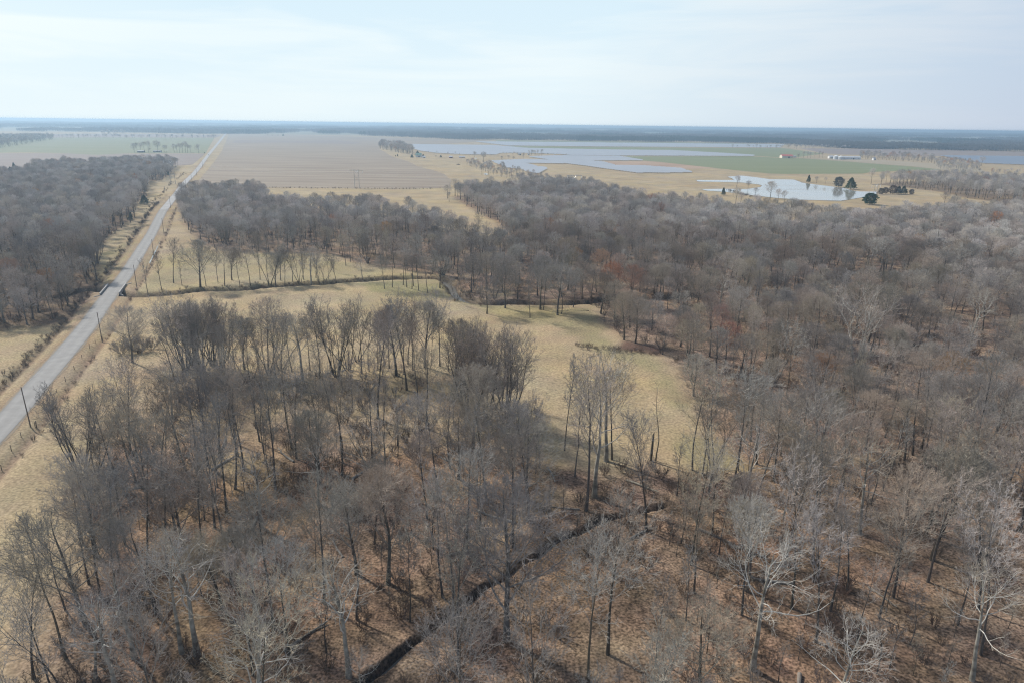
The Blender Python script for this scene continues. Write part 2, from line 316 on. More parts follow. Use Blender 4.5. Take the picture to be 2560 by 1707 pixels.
def dense(line, step):
    P = np.asarray(line); d = np.r_[0, np.cumsum(np.hypot(*np.diff(P, axis=0).T))]; n = max(2, int(d[-1]/step)); s = np.linspace(0, d[-1], n)
    return np.stack([np.interp(s, d, P[:, 0]), np.interp(s, d, P[:, 1])], 1)
# road: weathered asphalt, two paler wheel tracks, gravel shoulders
mr = material('asphalt', (.315, .305, .29), var=(.27, .262, .25), scale=.35, detail=6, rough=.85)
t = mr.node_tree; at = nd(t, 'ShaderNodeAttribute', attribute_name='across'); rp = nd(t, 'ShaderNodeValToRGB'); rp.color_ramp.interpolation = 'EASE'
el = rp.color_ramp.elements; el[0].position = 0; el[0].color = (.78, .78, .78, 1); el[1].position = 1; el[1].color = (.8, .8, .8, 1)
for p_, v_ in ((.12, .95), (.26, 1.04), (.38, .98), (.5, .94), (.62, .98), (.75, 1.04), (.88, .95)):
    e_ = el.new(p_); e_.color = (v_, v_, v_, 1)
mrr = nd(t, 'ShaderNodeMapRange'); mrr.inputs[1].default_value = -1; t.links.new(at.outputs['Fac'], mrr.inputs[0]); t.links.new(mrr.outputs[0], rp.inputs[0])
src = t.nodes['Principled BSDF'].inputs['Base Color'].links[0].from_socket; mm = nd(t, 'ShaderNodeMix', data_type='RGBA', blend_type='MULTIPLY'); mm.inputs[0].default_value = 1
t.links.new(src, mm.inputs[6]); t.links.new(rp.outputs[0], mm.inputs[7]); t.links.new(mm.outputs[2], t.nodes['Principled BSDF'].inputs['Base Color'])
RD = dense(ROAD, 6)
hw = 3.15+.0*RD[:, 1]; hw = np.where(RD[:, 1] > 280, 3.0, 3.2); hw = np.convolve(np.r_[[hw[0]]*6, hw, [hw[-1]]*6], np.ones(13)/13, 'valid'); hw = hw+np.clip((RD[:, 1]-1200)/1500, 0, 1)*1.2
sh = material('gravel_shoulder', (.24, .21, .17), var=(.28, .215, .145), scale=.6, detail=5)
o = ribbon(RD, 0, .05, 'gravel_shoulder', sh, follow=False, widths=hw+.55+.25*np.sin(np.arange(len(hw))*1.7)); tag(o, kind='structure')
o = ribbon(RD, 0, .10, 'road', mr, widths=hw, rows=21, follow=False); tag(o, kind='structure')
m_ = RD[:, 1] > 560; mr2 = material('pale_gravel', (.40, .39, .38), var=(.34, .33, .32), scale=.1); o = ribbon(RD[m_][::-1][::-1], 0, .22, 'road', mr2, widths=hw[m_], follow=False); tag(o, kind='structure')
for line, w, z, nm in ((CREEK_A, .36, -1.3, 'creek_water'), (CREEK_B, 1.5, -2.2, 'creek_water')):
    tag(ribbon(dense(line, 3), w, z, nm, M['creek_water'], follow=False), kind='structure')

def sheet(name, px, mat, z, wob=0, step=8):
    P = GP(px); Q = dense(np.vstack([P, P[:1]]), step)[:-1]
    if wob: Q = Q+wob*np.stack([wav(Q[:, 0], Q[:, 1], 9, 1), wav(Q[:, 0], Q[:, 1], 7, 3)], 1)
    b = MB(); b.face([(x, y, z) for x, y in Q]); bmesh.ops.triangulate(b.bm, faces=b.bm.faces)
    o = b.build(name, mat); me = o.data
    if me.polygons[0].normal.z < 0: me.flip_normals()
    tag(o, kind='structure'); return o
mplow = material('stubble_field', (.225, .172, .122), var=(.32, .255, .185), scale=.02, detail=6, stretch=(.35, 2.4, 1, R(12)))
mplow2 = material('tilled_field', (.22, .172, .145), var=(.265, .212, .18), scale=.02, detail=5, stretch=(.3, 2, 1, R(-8)))
mgreen = material('winter_wheat', (.18, .198, .09), var=(.205, .218, .11), scale=.01, detail=5, stretch=(.3, 2.5, 1))
mgreenL = material('pale_wheat', (.175, .19, .095), var=(.21, .21, .12), scale=.008, detail=5, stretch=(.3, 2.5, 1, R(6)))
mpale = material('pale_straw', (.36, .30, .21), var=(.32, .265, .18), scale=.01)
mrust = material('rusty_grass', (.33, .22, .15), var=(.40, .28, .19), scale=.01)
sheet('crop_field', [(572, 336.5), (700, 338), (860, 342), (1000, 346), (1150, 350), (1235, 352), (1190, 355.5), (1120, 360), (1010, 361.5), (950, 361), (949, 374), (982, 393), (1022, 405), (1043, 416), (1084, 427), (1112, 436), (1128, 452), (1127, 470), (1000, 472.5), (900, 471.5), (660, 469.5), (560, 468), (500, 466), (497, 452), (512, 434), (533, 408), (556, 376)], mplow, .12, 2)
sheet('crop_field', [(590, 351), (760, 353), (840, 351), (905, 358), (880, 361), (700, 357.5), (580, 358.5)], mplow2, .3)
sheet('crop_field', [(-500, 392), (0, 384), (321, 385), (514, 385), (482, 412), (448, 415), (237, 416), (90, 424), (0, 436), (-500, 470)], mplow2, .12)
sheet('crop_field', [(133, 345), (250, 344.4), (536, 345.5), (514, 384), (321, 384), (240, 388), (160, 384), (60, 382), (0, 383), (-500, 391), (-500, 360)], mgreenL, .14)
sheet('crop_field', [(-500, 340), (250, 335), (556, 338), (538, 345), (250, 344), (-500, 349)], mplow2, .16)
sheet('crop_field', [(1549, 392), (1690, 391.8), (1888, 392), (1952, 396), (2002, 396.5), (2157, 408), (2282, 417.5), (2356, 425), (2260, 428), (2176, 431), (2157, 435), (1963, 436), (1928, 435), (1840, 427), (1652, 406), (1612, 402.5)], mgreen, .14, 1.5)
sheet('crop_field', [(1252, 366), (1520, 368.4), (1800, 371), (1960, 371.5), (2060, 385), (1990, 394), (1950, 395), (1890, 390.5), (1800, 383), (1660, 378), (1520, 376), (1330, 373)], mgreen, .16)
sheet('crop_field', [(1235, 351), (1500, 354), (1800, 358), (1990, 362.5), (1960, 363), (1500, 358.5), (1250, 356)], mgreenL, .18)
sheet('crop_field', [(2000, 371.5), (2200, 374), (2560, 380.5), (2900, 386), (2900, 400), (2560, 392), (2350, 391), (2200, 390), (2100, 387), (2060, 384)], mplow2, .15)
sheet('farm_track', [(1960, 396), (2080, 397.5), (2200, 401), (2330, 409), (2450, 421), (2470, 433), (2380, 428), (2282, 417), (2157, 407.5), (2002, 396.2)], mpale, .17)
sheet('crop_field', [(1513, 404.6), (1620, 404), (1750, 412), (1810, 421), (1706, 423.4), (1609, 416.4), (1543, 415.4), (1522, 408)], mrust, .13)
POND = [(1818, 443), (1854, 440), (1889, 444), (1925, 449), (1985, 450), (2006, 458), (2045, 463), (2084, 468), (2107, 471), (2130, 477), (2151, 480), (2193, 480), (2190, 487), (2165, 493), (2103, 503), (2056, 502), (1994, 500), (1940, 496), (1870, 488), (1816, 481), (1767, 478), (1753, 474), (1800, 473), (1865, 474), (1900, 469), (1906, 465), (1895, 462), (1851, 457), (1745, 455), (1740, 451), (1835, 451), (1830, 447)]
mmud = material('mud', (.20, .155, .105), var=(.14, .11, .08), scale=.2)
pc = GP(POND).mean(0)
def grow(P, d):
    P = GP(P); T = np.roll(P, -1, 0)-np.roll(P, 1, 0); T /= np.hypot(*T.T)[:, None]; N = np.stack([T[:, 1], -T[:, 0]], 1)
    A = .5*np.sum(P[:, 0]*np.roll(P[:, 1], -1)-np.roll(P[:, 0], -1)*P[:, 1]); return P+N*d*(1 if A > 0 else -1)
b = MB(); b.face([(x, y, .14) for x, y in grow(POND, 1.1)]); bmesh.ops.triangulate(b.bm, faces=b.bm.faces); o = b.build('pond_bank', mmud); tag(o, kind='structure')
if o.data.polygons[0].normal.z < 0: o.data.flip_normals()
sheet('pond', POND, M['water'], .20, .6, 5)
for pl in ([(1209, 434), (1216, 433.5), (1222, 437), (1212, 438.5)], [(1186, 396), (1192, 396), (1192, 397.6), (1186, 397.4)]):
    sheet('pond', pl, M['water'], .15)

# ------------------------------------------------------------------ bare trees: skeletons of tapering polylines skinned as tubes
def unit(v): return v/(np.linalg.norm(v, axis=-1, keepdims=True)+1e-9)
def grow_lines(r, p, d, ln, K, up, wob):
    N = len(p); pts = np.empty((N, K, 3)); pts[:, 0] = p; d = unit(d); st = (ln/(K-1))[:, None]
    for k in range(1, K):
        d = unit(d+np.array([0, 0, up])/(K-1)+r.normal(0, wob, (N, 3))); pts[:, k] = pts[:, k-1]+d*st
    return pts
def sprout(r, pts, rad, n, t0, t1, ang, angv, ratio, K, up, wob, rr, rmin, taper=.35, leader=True, lenf=None, env=None):
    N, K0, _ = pts.shape; plen = np.linalg.norm(np.diff(pts, axis=1), axis=2).sum(1)
    t = (np.arange(n)[None]+r.random((N, n)))/n; t = t0+(t1-t0)*t
    if leader: t[:, -1] = 1.0
    f = t*(K0-1); i = np.clip(f.astype(int), 0, K0-2); w = f-i; ar = np.arange(N)[:, None]
    p = pts[ar, i]*(1-w)[..., None]+pts[ar, i+1]*w[..., None]; pr = rad[ar, i]*(1-w)+rad[ar, i+1]*w
    pd = unit(pts[ar, i+1]-pts[ar, i]); az = np.arange(n)[None]*2.4+r.random((N, 1))*6.3+r.normal(0, .35, (N, n))
    ref = np.where(np.abs(pd[..., 2:3]) > .9, np.array([1., 0, 0]), np.array([0, 0, 1.])); a = unit(np.cross(pd, ref)); b = np.cross(pd, a)
    side = a*np.cos(az)[..., None]+b*np.sin(az)[..., None]; th = ang+r.normal(0, angv, (N, n))
    if leader: th[:, -1] *= .3
    d = pd*np.cos(th)[..., None]+side*np.sin(th)[..., None]
    ln = plen[:, None]*ratio*(1.15-.6*t)*r.uniform(.7, 1.25, (N, n)) if lenf is None else lenf(t)*r.uniform(.75, 1.2, (N, n))
    if env is not None:                                  # branches end where the crown's rounded outline is
        c0, ax, fac, lo, hi = env; A = d/ax; B = (p-c0)/ax; aa = (A*A).sum(-1); bb = (A*B).sum(-1); cc = (B*B).sum(-1)-1
        reach = (-bb+np.sqrt(np.maximum(bb*bb-aa*cc, 0)))/aa; ln = np.clip(reach*fac*r.uniform(.82, 1.08, (N, n)), lo, hi)
    q = grow_lines(r, p.reshape(-1, 3), d.reshape(-1, 3), ln.ravel(), K, up, wob)
    r0 = np.maximum(pr.ravel()*rr, rmin); return q, r0[:, None]*np.linspace(1, taper, K)[None]
def skin(pts, rad, s):
    N, K, _ = pts.shape; d = unit(np.gradient(pts, axis=1)); ref = np.where(np.abs(d[..., 2:3]) > .9, np.array([1., 0, 0]), np.array([0, 0, 1.])); a = unit(np.cross(d, ref)); b = np.cross(d, a)
    th = np.arange(s)*2*math.pi/s; V = pts[:, :, None]+rad[..., None, None]*(a[:, :, None]*np.cos(th)[:, None]+b[:, :, None]*np.sin(th)[:, None])
    i = np.arange(N*K*s).reshape(N, K, s); j = np.roll(i, -1, 2)
    return V.reshape(-1, 3), np.stack([i[:, :-1], j[:, :-1], j[:, 1:], i[:, 1:]], -1).reshape(-1, 4)
def combine(parts):
    V, F, MI, o = [], [], [], 0
    for (v, f), m in parts: V.append(v); F.append(f+o); MI.append(np.full(len(f), m)); o += len(v)
    return np.concatenate(V), np.concatenate(F), np.concatenate(MI)
def tree_geo(seed, h=20, r0=.26, fb=.45, limbs=16, ang=.75, cw=.30, n2=6, n3=5, n4=5, lean=(0, 0), wob=.03, stems=1, flare=.12, up1=.5, rtw=.0125, tex=1., l1=None, lod=0, twig_ratio=.5, dome=True):
    r = np.random.default_rng(seed)
    if stems == 1: p = np.zeros((1, 3)); d = np.array([[lean[0], lean[1], 1.]]); ln = np.array([h*.93])
    else:
        az = np.arange(stems)*6.283/stems+r.normal(0, .3, stems); k = flare*r.uniform(.4, 1.5, stems)
        p = np.stack([np.cos(az)*.5, np.sin(az)*.5, az*0], 1)*r.uniform(.4, 1.4, (stems, 1)); d = np.stack([np.cos(az)*k+lean[0], np.sin(az)*k+lean[1], az*0+1], 1); ln = h*.93*r.uniform(.82, 1.02, stems)
    T = grow_lines(r, p, d, ln, 11, .12 if stems == 1 else .22, wob); T[:, 0, 2] -= .5
    fl = np.array([1.5, 1.12]+[1]*9); Rt = r0*(1-np.linspace(0, 1, 11)**1.25*.86)[None]*fl[None]*r.uniform(.8, 1.1, (stems, 1))
    def lf(t):
        s = (t-fb)/(1-fb)
        return h*cw*(.55+.75*np.sin(np.clip(s, 0, 1)*2.5+.35))*.95
    dome = stems == 1 and dome; zc = h*(fb+1)/2*1.0; zc = h*(.5+fb*.42); rz = h-zc; ax = np.array([h*cw*1.02, h*cw*1.02, rz]); c0 = np.array([lean[0]*h*.5, lean[1]*h*.5, zc])
    E1 = (c0, ax, .86, h*.07, h*.55) if dome else None; E2 = (c0, ax, .9, h*.03, h*.20) if dome else None
    L1, R1 = sprout(r, T, Rt, limbs, fb*.95, .90 if dome else .97, ang, .16, 0, 7, up1, .10*tex, .42, .035, lenf=l1 or lf, env=E1)
    L2, R2 = sprout(r, L1, R1, n2, .3, .98, .75, .2, .48, 5, .35, .13*tex, .5, .024, env=E2)
    if lod < 2:
        L3, R3 = sprout(r, L2, R2, n3, .3, .99, .7, .25, .52, 4, .25, .14*tex, .55, rtw*1.4)
    else: L3 = None
    trunk = [(skin(T, Rt, 8 if lod == 0 else 5), 0)]
    crown = [(skin(L1, R1, 5 if lod == 0 else 3), 1), (skin(L2, R2, 4 if lod == 0 else 3), 1 if lod == 0 else 2)]
    if L3 is not None: crown.append((skin(L3, R3, 3), 2))
    if lod == 0 or (lod == 1 and n4):
        L4, R4 = sprout(r, L3, R3, n4, .25, 1.0, .65, .3, twig_ratio, 2 if lod else 3, .25, .18*tex, .7, rtw, taper=.45)
        crown.append((skin(L4, R4, 3), 2))
    return trunk, crown
def variant(name, seed, mats=('bark', 'limb', 'twig'), **kw):
    t, c = tree_geo(seed, **kw); ms = [M[x] for x in mats]
    tv = combine(t); cv = combine(c); av = combine(t+c)
    return dict(trunk=np_mesh('trunk', tv[0], tv[1], ms, tv[2], True), crown=np_mesh('crown', cv[0], cv[1], ms, cv[2]), whole=np_mesh(name, av[0], av[1], ms, av[2]), h=kw.get('h', 20))
V = {}
for k, s_ in enumerate((11, 12, 13, 14, 15, 16, 17, 18, 19)):     # tall forest trees, ascending crowns, every third a rounded one
    V['tall%d' % k] = variant('forest_tree', s_, h=20, r0=.165+.018*(k % 3), fb=(.36, .48, .42, .54, .4, .5, .3, .58, .45)[k], limbs=(16, 14, 17, 13, 15, 16, 12, 11, 18)[k], ang=(.6, .75, .5, .85, .65, .7, .45, .9, .6)[k], cw=(.28, .31, .26, .32, .29, .25, .34, .31, .23)[k], n2=7, n4=8, dome=k % 3 == 1, lean=((.03, 0), (-.05, .02), (0, .04), (.08, -.03), (-.02, -.04), (.02, .06), (.12, .05), (-.1, .08), (.02, 0))[k], wob=.035)
for k, s_ in enumerate((21, 22, 23, 24, 26, 27)):             # broad rounded crowns
    V['broad%d' % k] = variant('forest_tree', s_, h=17, r0=.30, fb=(.2, .26, .18, .25, .17, .3)[k], limbs=(18, 17, 19, 17, 15, 16)[k], ang=(.85, .95, .8, .7, 1.0, .6)[k], cw=(.44, .47, .41, .39, .52, .37)[k], n2=9, n3=8, n4=8, wob=.05, up1=.6, tex=1.1)
V['red0'] = variant('forest_tree', 22, mats=('bark', 'limb', 'twig_red'), h=15, r0=.24, fb=.25, limbs=17, ang=.85, cw=.42, n2=9, n3=8, n4=8)
V['tan0'] = variant('forest_tree', 25, mats=('bark', 'limb', 'twig_tan'), h=15, r0=.20, fb=.25, limbs=16, ang=.7, cw=.35, n2=8, n3=7, n4=8)
for k, s_ in enumerate((31, 32, 33)):                 # vase-shaped clumps of many stems
    V['clump%d' % k] = variant('forest_tree', s_, h=18, r0=.15, fb=.35, limbs=10, ang=.40, cw=.22, n2=6, n3=5, n4=5, stems=(8, 4, 11)[k], flare=(.38, .34, .36)[k], wob=.065, up1=.4)
for k, s_ in enumerate((41, 42, 43)):                 # white barked sycamores with crooked limbs
    V['white%d' % k] = variant('sycamore', s_, mats=('mottled_bark', 'white_bark', 'twig'), h=20, r0=.36, fb=(.4, .34, .5)[k], limbs=(11, 11, 11)[k], ang=(.7, .62, .9)[k], cw=(.34, .42, .36)[k], n2=7, n3=5, n4=4, wob=.05, tex=1.9, up1=.45, lean=((.06, 0), (0, 0), (-.08, .05))[k], stems=(1, 2, 1)[k], flare=.22, rtw=.016)
for k, s_ in enumerate((51, 52, 53)):                 # slender young trees
    V['slim%d' % k] = variant('forest_tree', s_, h=14, r0=.11, fb=(.4, .3, .5)[k], limbs=12, ang=.6, cw=.17, n2=6, n3=6, n4=6, wob=.06, dome=False)
V['dead0'] = variant('dead_tree', 61, mats=('bark', 'limb', 'twig_dark'), h=14, r0=.13, fb=.5, limbs=8, ang=.9, cw=.10, n2=3, n3=2, n4=2, wob=.06)
for k, s_ in enumerate((71, 72, 73)):                 # multi-stemmed thicket shrubs
    V['bush%d' % k] = variant('bush', s_, mats=('brush', 'brush', 'brush'), h=3, r0=.035, fb=.15, limbs=5, ang=.5, cw=.28, n2=4, n3=3, n4=3, stems=(9, 12, 10)[k], flare=(.5, .7, .4)[k], rtw=.014)
# lighter builds of the same forms for the distance, their twigs fewer and thicker so that the crowns keep their density
for k, s_ in enumerate((81, 82, 83, 84)):
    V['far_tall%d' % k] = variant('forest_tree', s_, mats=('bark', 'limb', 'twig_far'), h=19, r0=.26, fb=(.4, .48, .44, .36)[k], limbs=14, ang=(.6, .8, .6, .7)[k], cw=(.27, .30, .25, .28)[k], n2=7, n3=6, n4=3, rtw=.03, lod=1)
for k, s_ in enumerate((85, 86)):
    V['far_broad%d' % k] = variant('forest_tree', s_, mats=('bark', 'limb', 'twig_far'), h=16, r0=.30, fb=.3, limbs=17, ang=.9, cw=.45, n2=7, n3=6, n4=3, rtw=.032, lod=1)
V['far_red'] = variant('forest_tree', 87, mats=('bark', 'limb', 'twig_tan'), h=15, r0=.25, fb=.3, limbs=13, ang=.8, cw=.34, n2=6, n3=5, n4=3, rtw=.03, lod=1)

def cedar(name, seed, mat, h=9, w=2.6, n=2600, shape=0, sz=.5):
    r = np.random.default_rng(seed); t = r.random(n)**.8*.93+.07; ph = r.random(n)*6.283
    env = ((1-t)**.75)*np.minimum(1, (t+.08)*5) if shape == 0 else np.sqrt(np.clip(1-(2*t-1)**2, 0, 1))*.9+.12
    lump = 1+.24*np.sin(ph*3+t*9+seed)+.16*np.sin(ph*5-t*17)+.1*np.sin(t*31+ph); q = w*env*lump*np.sqrt(r.uniform(.25, 1, n))
    c = np.stack([np.cos(ph)*q, np.sin(ph)*q, t*h], 1); out = unit(np.stack([np.cos(ph), np.sin(ph), .5+0*ph], 1)+r.normal(0, .45, (n, 3)))
    s = unit(np.cross(out, r.normal(0, 1, (n, 3)))); L_ = r.uniform(.5, 1.3, n)[:, None]*sz; W_ = L_*.4
    Vv = np.stack([c-s*W_, c+out*L_*.3-s*W_*1.2, c+out*L_, c+out*L_*.3+s*W_*1.2], 1).reshape(-1, 3); F = np.arange(n*4).reshape(-1, 4)
    tr = skin(np.array([[[0, 0, -.3], [0, 0, h*.5], [0, 0, h*.9]]]), np.array([[.22, .14, .04]]), 7)
    cv = (Vv, F); a = combine([(tr, 0), (cv, 1)])
    return dict(trunk=np_mesh('trunk', *tr, [M['bark']]), crown=np_mesh('crown', Vv, F, [mat]), whole=np_mesh(name, a[0], a[1], [M['bark'], mat], a[2]), h=h)
V['cedar'] = cedar('cedar', 1, M['needle'])
V['cedar_wide'] = cedar('cedar', 2, M['needle'], 9, 4.6, 4200)
V['cedar_grey'] = cedar('cedar', 3, M['needle_grey'], 9, 4, 3600, 1)
V['cedar_brown'] = cedar('cedar', 4, M['needle_brown'], 8, 3.2, 2600, 1)
V['pine_green'] = cedar('pine', 5, M['needle_green'], 10, 5.2, 4200, 1, .7)

def place(kind, x, y, h, rz, name, label, cat, group=None, tilt=None, parts=True):
    v = V[kind]; s = h/v['h']; z = float(ground_z(x, y)) if y < 620 else 0.
    if not parts:
        o = bpy.data.objects.new(name, v['whole']); col.objects.link(o)
    else: o = bpy.data.objects.new(name, None); col.objects.link(o)
    o.location = (x, y, z); o.rotation_euler = (tilt[0] if tilt else 0, tilt[1] if tilt else 0, rz); o.scale = (s, s, s); tag(o, label, cat, group)
    if parts:
        for pn in ('trunk', 'crown'):
            c = bpy.data.objects.new(pn, v[pn]); col.objects.link(c); c.parent = o
    return o

# a mass of trees as ONE object: points that carry which tree stands there, its turn and its size
def mass(name, P, z, idx, rz, sc, kinds, label=None, cat=None, tilt=None):
    me = bpy.data.meshes.new(name); n = len(P); me.vertices.add(n)
    me.vertices.foreach_set('co', np.concatenate([np.asarray(P), np.asarray(z)[:, None]], 1).astype(np.float32).ravel())
    a = me.attributes.new('pick', 'INT', 'POINT'); a.data.foreach_set('value', np.asarray(idx, np.int32))
    a = me.attributes.new('turn', 'FLOAT_VECTOR', 'POINT'); t_ = np.zeros((n, 3), np.float32); t_[:, 2] = rz
    if tilt is not None: t_[:, :2] = tilt
    a.data.foreach_set('vector', t_.ravel())
    a = me.attributes.new('size', 'FLOAT', 'POINT'); a.data.foreach_set('value', np.asarray(sc, np.float32))
    src = bpy.data.collections.new(name+'_forms')
    for i, k in enumerate(kinds): src.objects.link(bpy.data.objects.new('form_%03d' % i, V[k]['whole']))
    g = bpy.data.node_groups.new(name, 'GeometryNodeTree'); g.interface.new_socket('Geometry', in_out='INPUT', socket_type='NodeSocketGeometry'); g.interface.new_socket('Geometry', in_out='OUTPUT', socket_type='NodeSocketGeometry')
    gi = nd(g, 'NodeGroupInput'); go = nd(g, 'NodeGroupOutput'); ci = nd(g, 'GeometryNodeCollectionInfo'); ci.inputs[0].default_value = src; ci.inputs[1].default_value = True; ci.inputs[2].default_value = True
    ip = nd(g, 'GeometryNodeInstanceOnPoints'); ip.inputs['Pick Instance'].default_value = True
    ai = nd(g, 'GeometryNodeInputNamedAttribute', data_type='INT'); ai.inputs[0].default_value = 'pick'
    at_ = nd(g, 'GeometryNodeInputNamedAttribute', data_type='FLOAT_VECTOR'); at_.inputs[0].default_value = 'turn'
    as_ = nd(g, 'GeometryNodeInputNamedAttribute', data_type='FLOAT'); as_.inputs[0].default_value = 'size'
    er = nd(g, 'FunctionNodeEulerToRotation'); k = g.links.new
    k(gi.outputs[0], ip.inputs['Points']); k(ci.outputs[0], ip.inputs['Instance']); k(ai.outputs['Attribute'], ip.inputs['Instance Index'])
    k(at_.outputs['Attribute'], er.inputs[0]); k(er.outputs[0], ip.inputs['Rotation']); k(as_.outputs['Attribute'], ip.inputs['Scale']); k(ip.outputs[0], go.inputs[0])
    o = link(name, me); m = o.modifiers.new('trees', 'NODES'); m.node_group = g; tag(o, label, cat, kind='stuff'); return o

def darts(poly, spacing, seed, dens=None, tries=30000, clear=()):
    r = np.random.default_rng(seed); lo, hi = poly.min(0), poly.max(0); area = abs(np.prod(hi-lo)); n = int(area/spacing**2*3.2)
    P = lo+(hi-lo)*r.random((n, 2)); P = P[inside(P, poly)]
    sp = np.full(len(P), spacing) if dens is None else spacing*dens(P)
    cell = spacing*1.0; grid = {}; keep = []
    for i, (x, y) in enumerate(P):
        s = sp[i]; cx, cy = int(x//cell), int(y//cell); k = int(math.ceil(s/cell)); ok = True
        for a in range(cx-k, cx+k+1):
            for b_ in range(cy-k, cy+k+1):
                for (u, v, w) in grid.get((a, b_), ()):
                    if (u-x)**2+(v-y)**2 < ((s+w)/2)**2: ok = False; break
                if not ok: break
            if not ok: break
        if ok: grid.setdefault((cx, cy), []).append((x, y, s)); keep.append(i)
    P = P[keep]
    for ln, d in clear: P = P[seg_dist(P, ln) > d]
    return P

# ---- trees read off the photograph one by one: (foot x, foot y, top y, form)
HERO = []
def hero(l, kind, label, group=None, name='bare_tree', cat='tree', dh=None):
    for e in l:
        k = e[3] if len(e) > 3 and e[3] else kind
        if group == 'bare trees along the creek behind the meadow' and k.startswith('slim') and e[0] > 400: k = 'tall%d' % (e[0] % 9)
        HERO.append((e[0], e[1], e[2], k, e[4] if len(e) > 4 else label, group, name, cat))
hero([(455, 712, 640, 'slim1'), (545, 705, 625, 'tall8'), (580, 700, 615, 'broad5'), (650, 700, 610, 'tall3'), (690, 712, 615, 'broad5'), (760, 700, 612, 'tall6'), (790, 695, 615, 'tall2'), (822, 700, 630, 'slim2')], 'tall1', 'bare tree in the open pasture between the creek and the middle wood', 'trees in the open pasture by the middle wood')
PAST = 'grey bare tree in the row along the creek bank behind the tan meadow'
hero([(370, 733, 640, 'slim1', 'thin bare tree just right of the road bridge on the creek bank'), (404, 724, 640, 'slim0'), (434, 706, 603, 'slim2'), (501, 718, 598, 'broad3', 'spreading bare tree with a wide fan crown, left end of the creek bank row'), (515, 715, 640, 'slim1'), (562, 715, 610, 'tall1'), (600, 715, 625, 'tall4'), (626, 714, 600, 'tall0'), (675, 710, 600, 'clump1'), (702, 702, 612, 'tall2'), (712, 709, 618, 'tall4'), (732, 705, 625, 'slim0'), (748, 706, 612, 'clump1'), (778, 708, 600, 'white0', 'bare tree with pale upper limbs midway along the creek bank row'), (803, 709, 620, 'clump1'), (842, 703, 625, 'slim1'), (908, 701, 622, 'white2'), (834, 682, 640, 'slim0'), (865, 665, 585, 'tall1'), (877, 656, 575, 'tall3')], 'tall1', PAST, 'bare trees along the creek behind the meadow')
hero([(962, 724, 640), (981, 720, 632), (1008, 714, 622), (1017, 720, 630), (1030, 724, 640), (1034, 717, 628), (1047, 728, 636), (1069, 732, 640), (1100, 721, 640, 'broad1')], 'tall1', 'straight dark trunked tree on the green grass beside the creek bend', 'straight trunked trees on green grass by the creek bend')
hero([(1142, 752, 675, 'clump1', 'bare multi stemmed tree at the sharp bend of the creek'), (1217, 784, 690, 'broad1', 'round crowned tree on the meadow edge just past the creek bend'), (1263, 769, 665, 'broad0', 'grey round crowned tree close to the creek, left of the lone dark trunk'), (1325, 795, 700, 'tall5', 'lone tree with a bare dark trunk standing farthest out on the meadow'), (1351, 773, 640, 'broad3'), (1359, 774, 655, 'tall0'), (1394, 788, 660, 'broad1', 'tall dark trunked tree beside the fallen tree on the meadow edge'), (1404, 785, 665, 'tall4'), (1433, 769, 668, 'tall1', 'slim tree between the fallen tree and the creek')], 'tall1', 'tall grey tree on the litter covered bank between the creek and the meadow', 'trees between the creek and the meadow')
hero([(331, 906, 765, 'broad1', 'lone spreading bare tree in the tan grass beside the road')], 'broad1', '')
hero([(465, 925, 762), (505, 930, 755), (552, 925, 765), (485, 915, 765), (530, 912, 760)], 'clump2', 'dense dark many stemmed tree in the round clump at the left end of the meadow', 'many stemmed trees in the round clump')
hero([(1165, 1030, 815), (1215, 1062, 835), (1262, 1058, 840), (1188, 1000, 820)], 'clump2', 'dense dark many stemmed tree in the thicket beside the open meadow', 'many stemmed trees in the thicket beside the meadow')
hero([(626, 960, 815), (672, 935, 780), (703, 925, 775)], 'clump1', 'grey many stemmed tree between the round clump and the tall fan crowned tree', 'many stemmed trees behind the near wood')
hero([(757, 951, 785, 'white0', 'pale trunked tree left of the tall fan crowned group on the wood edge'), (842, 940, 752, 'clump0', 'tall fan crowned tree with many grey stems on the wood edge by the meadow'), (870, 925, 762, 'clump1', 'many stemmed tree just right of the tall fan crowned tree'), (893, 905, 775, 'clump1')], 'clump1', 'slim many stemmed tree at the back of the wood edge by the meadow')
hero([(590, 930, 800, 'tall3'), (612, 925, 795, 'broad5'), (648, 930, 800, 'tall0'), (690, 945, 790, 'tall2'), (730, 930, 785, 'tall4'), (775, 925, 790, 'tall1'), (800, 945, 775, 'tall8'), (905, 935, 790, 'tall5'), (1140, 925, 800, 'broad5'), (960, 915, 790, 'tall0'), (1020, 912, 775, 'tall2')], 'tall1', 'grey bare tree in the loose screen of trees along the near side of the meadow', 'trees in the loose screen before the meadow')
hero([(923, 930, 790, 'slim0'), (943, 927, 800, 'slim2'), (973, 922, 775, 'slim1'), (991, 940, 768, 'broad3', 'grey tree with a fan crown, left end of the thin row on the meadow edge'), (1010, 938, 762, 'tall0'), (1033, 927, 765, 'tall3'), (1063, 921, 758, 'broad3', 'wide fan crowned tree in the middle of the thin row on the meadow edge'), (1079, 915, 800, 'slim2'), (1100, 918, 752, 'tall5', 'tall straight tree near the right end of the thin row on the meadow edge'), (1122, 931, 812, 'slim0', 'slender crooked trunk, last of the thin row before the dark thicket')], 'slim0', 'slender tree in the thin row on the far edge of the near wood', 'slender trees in the row on the meadow edge')
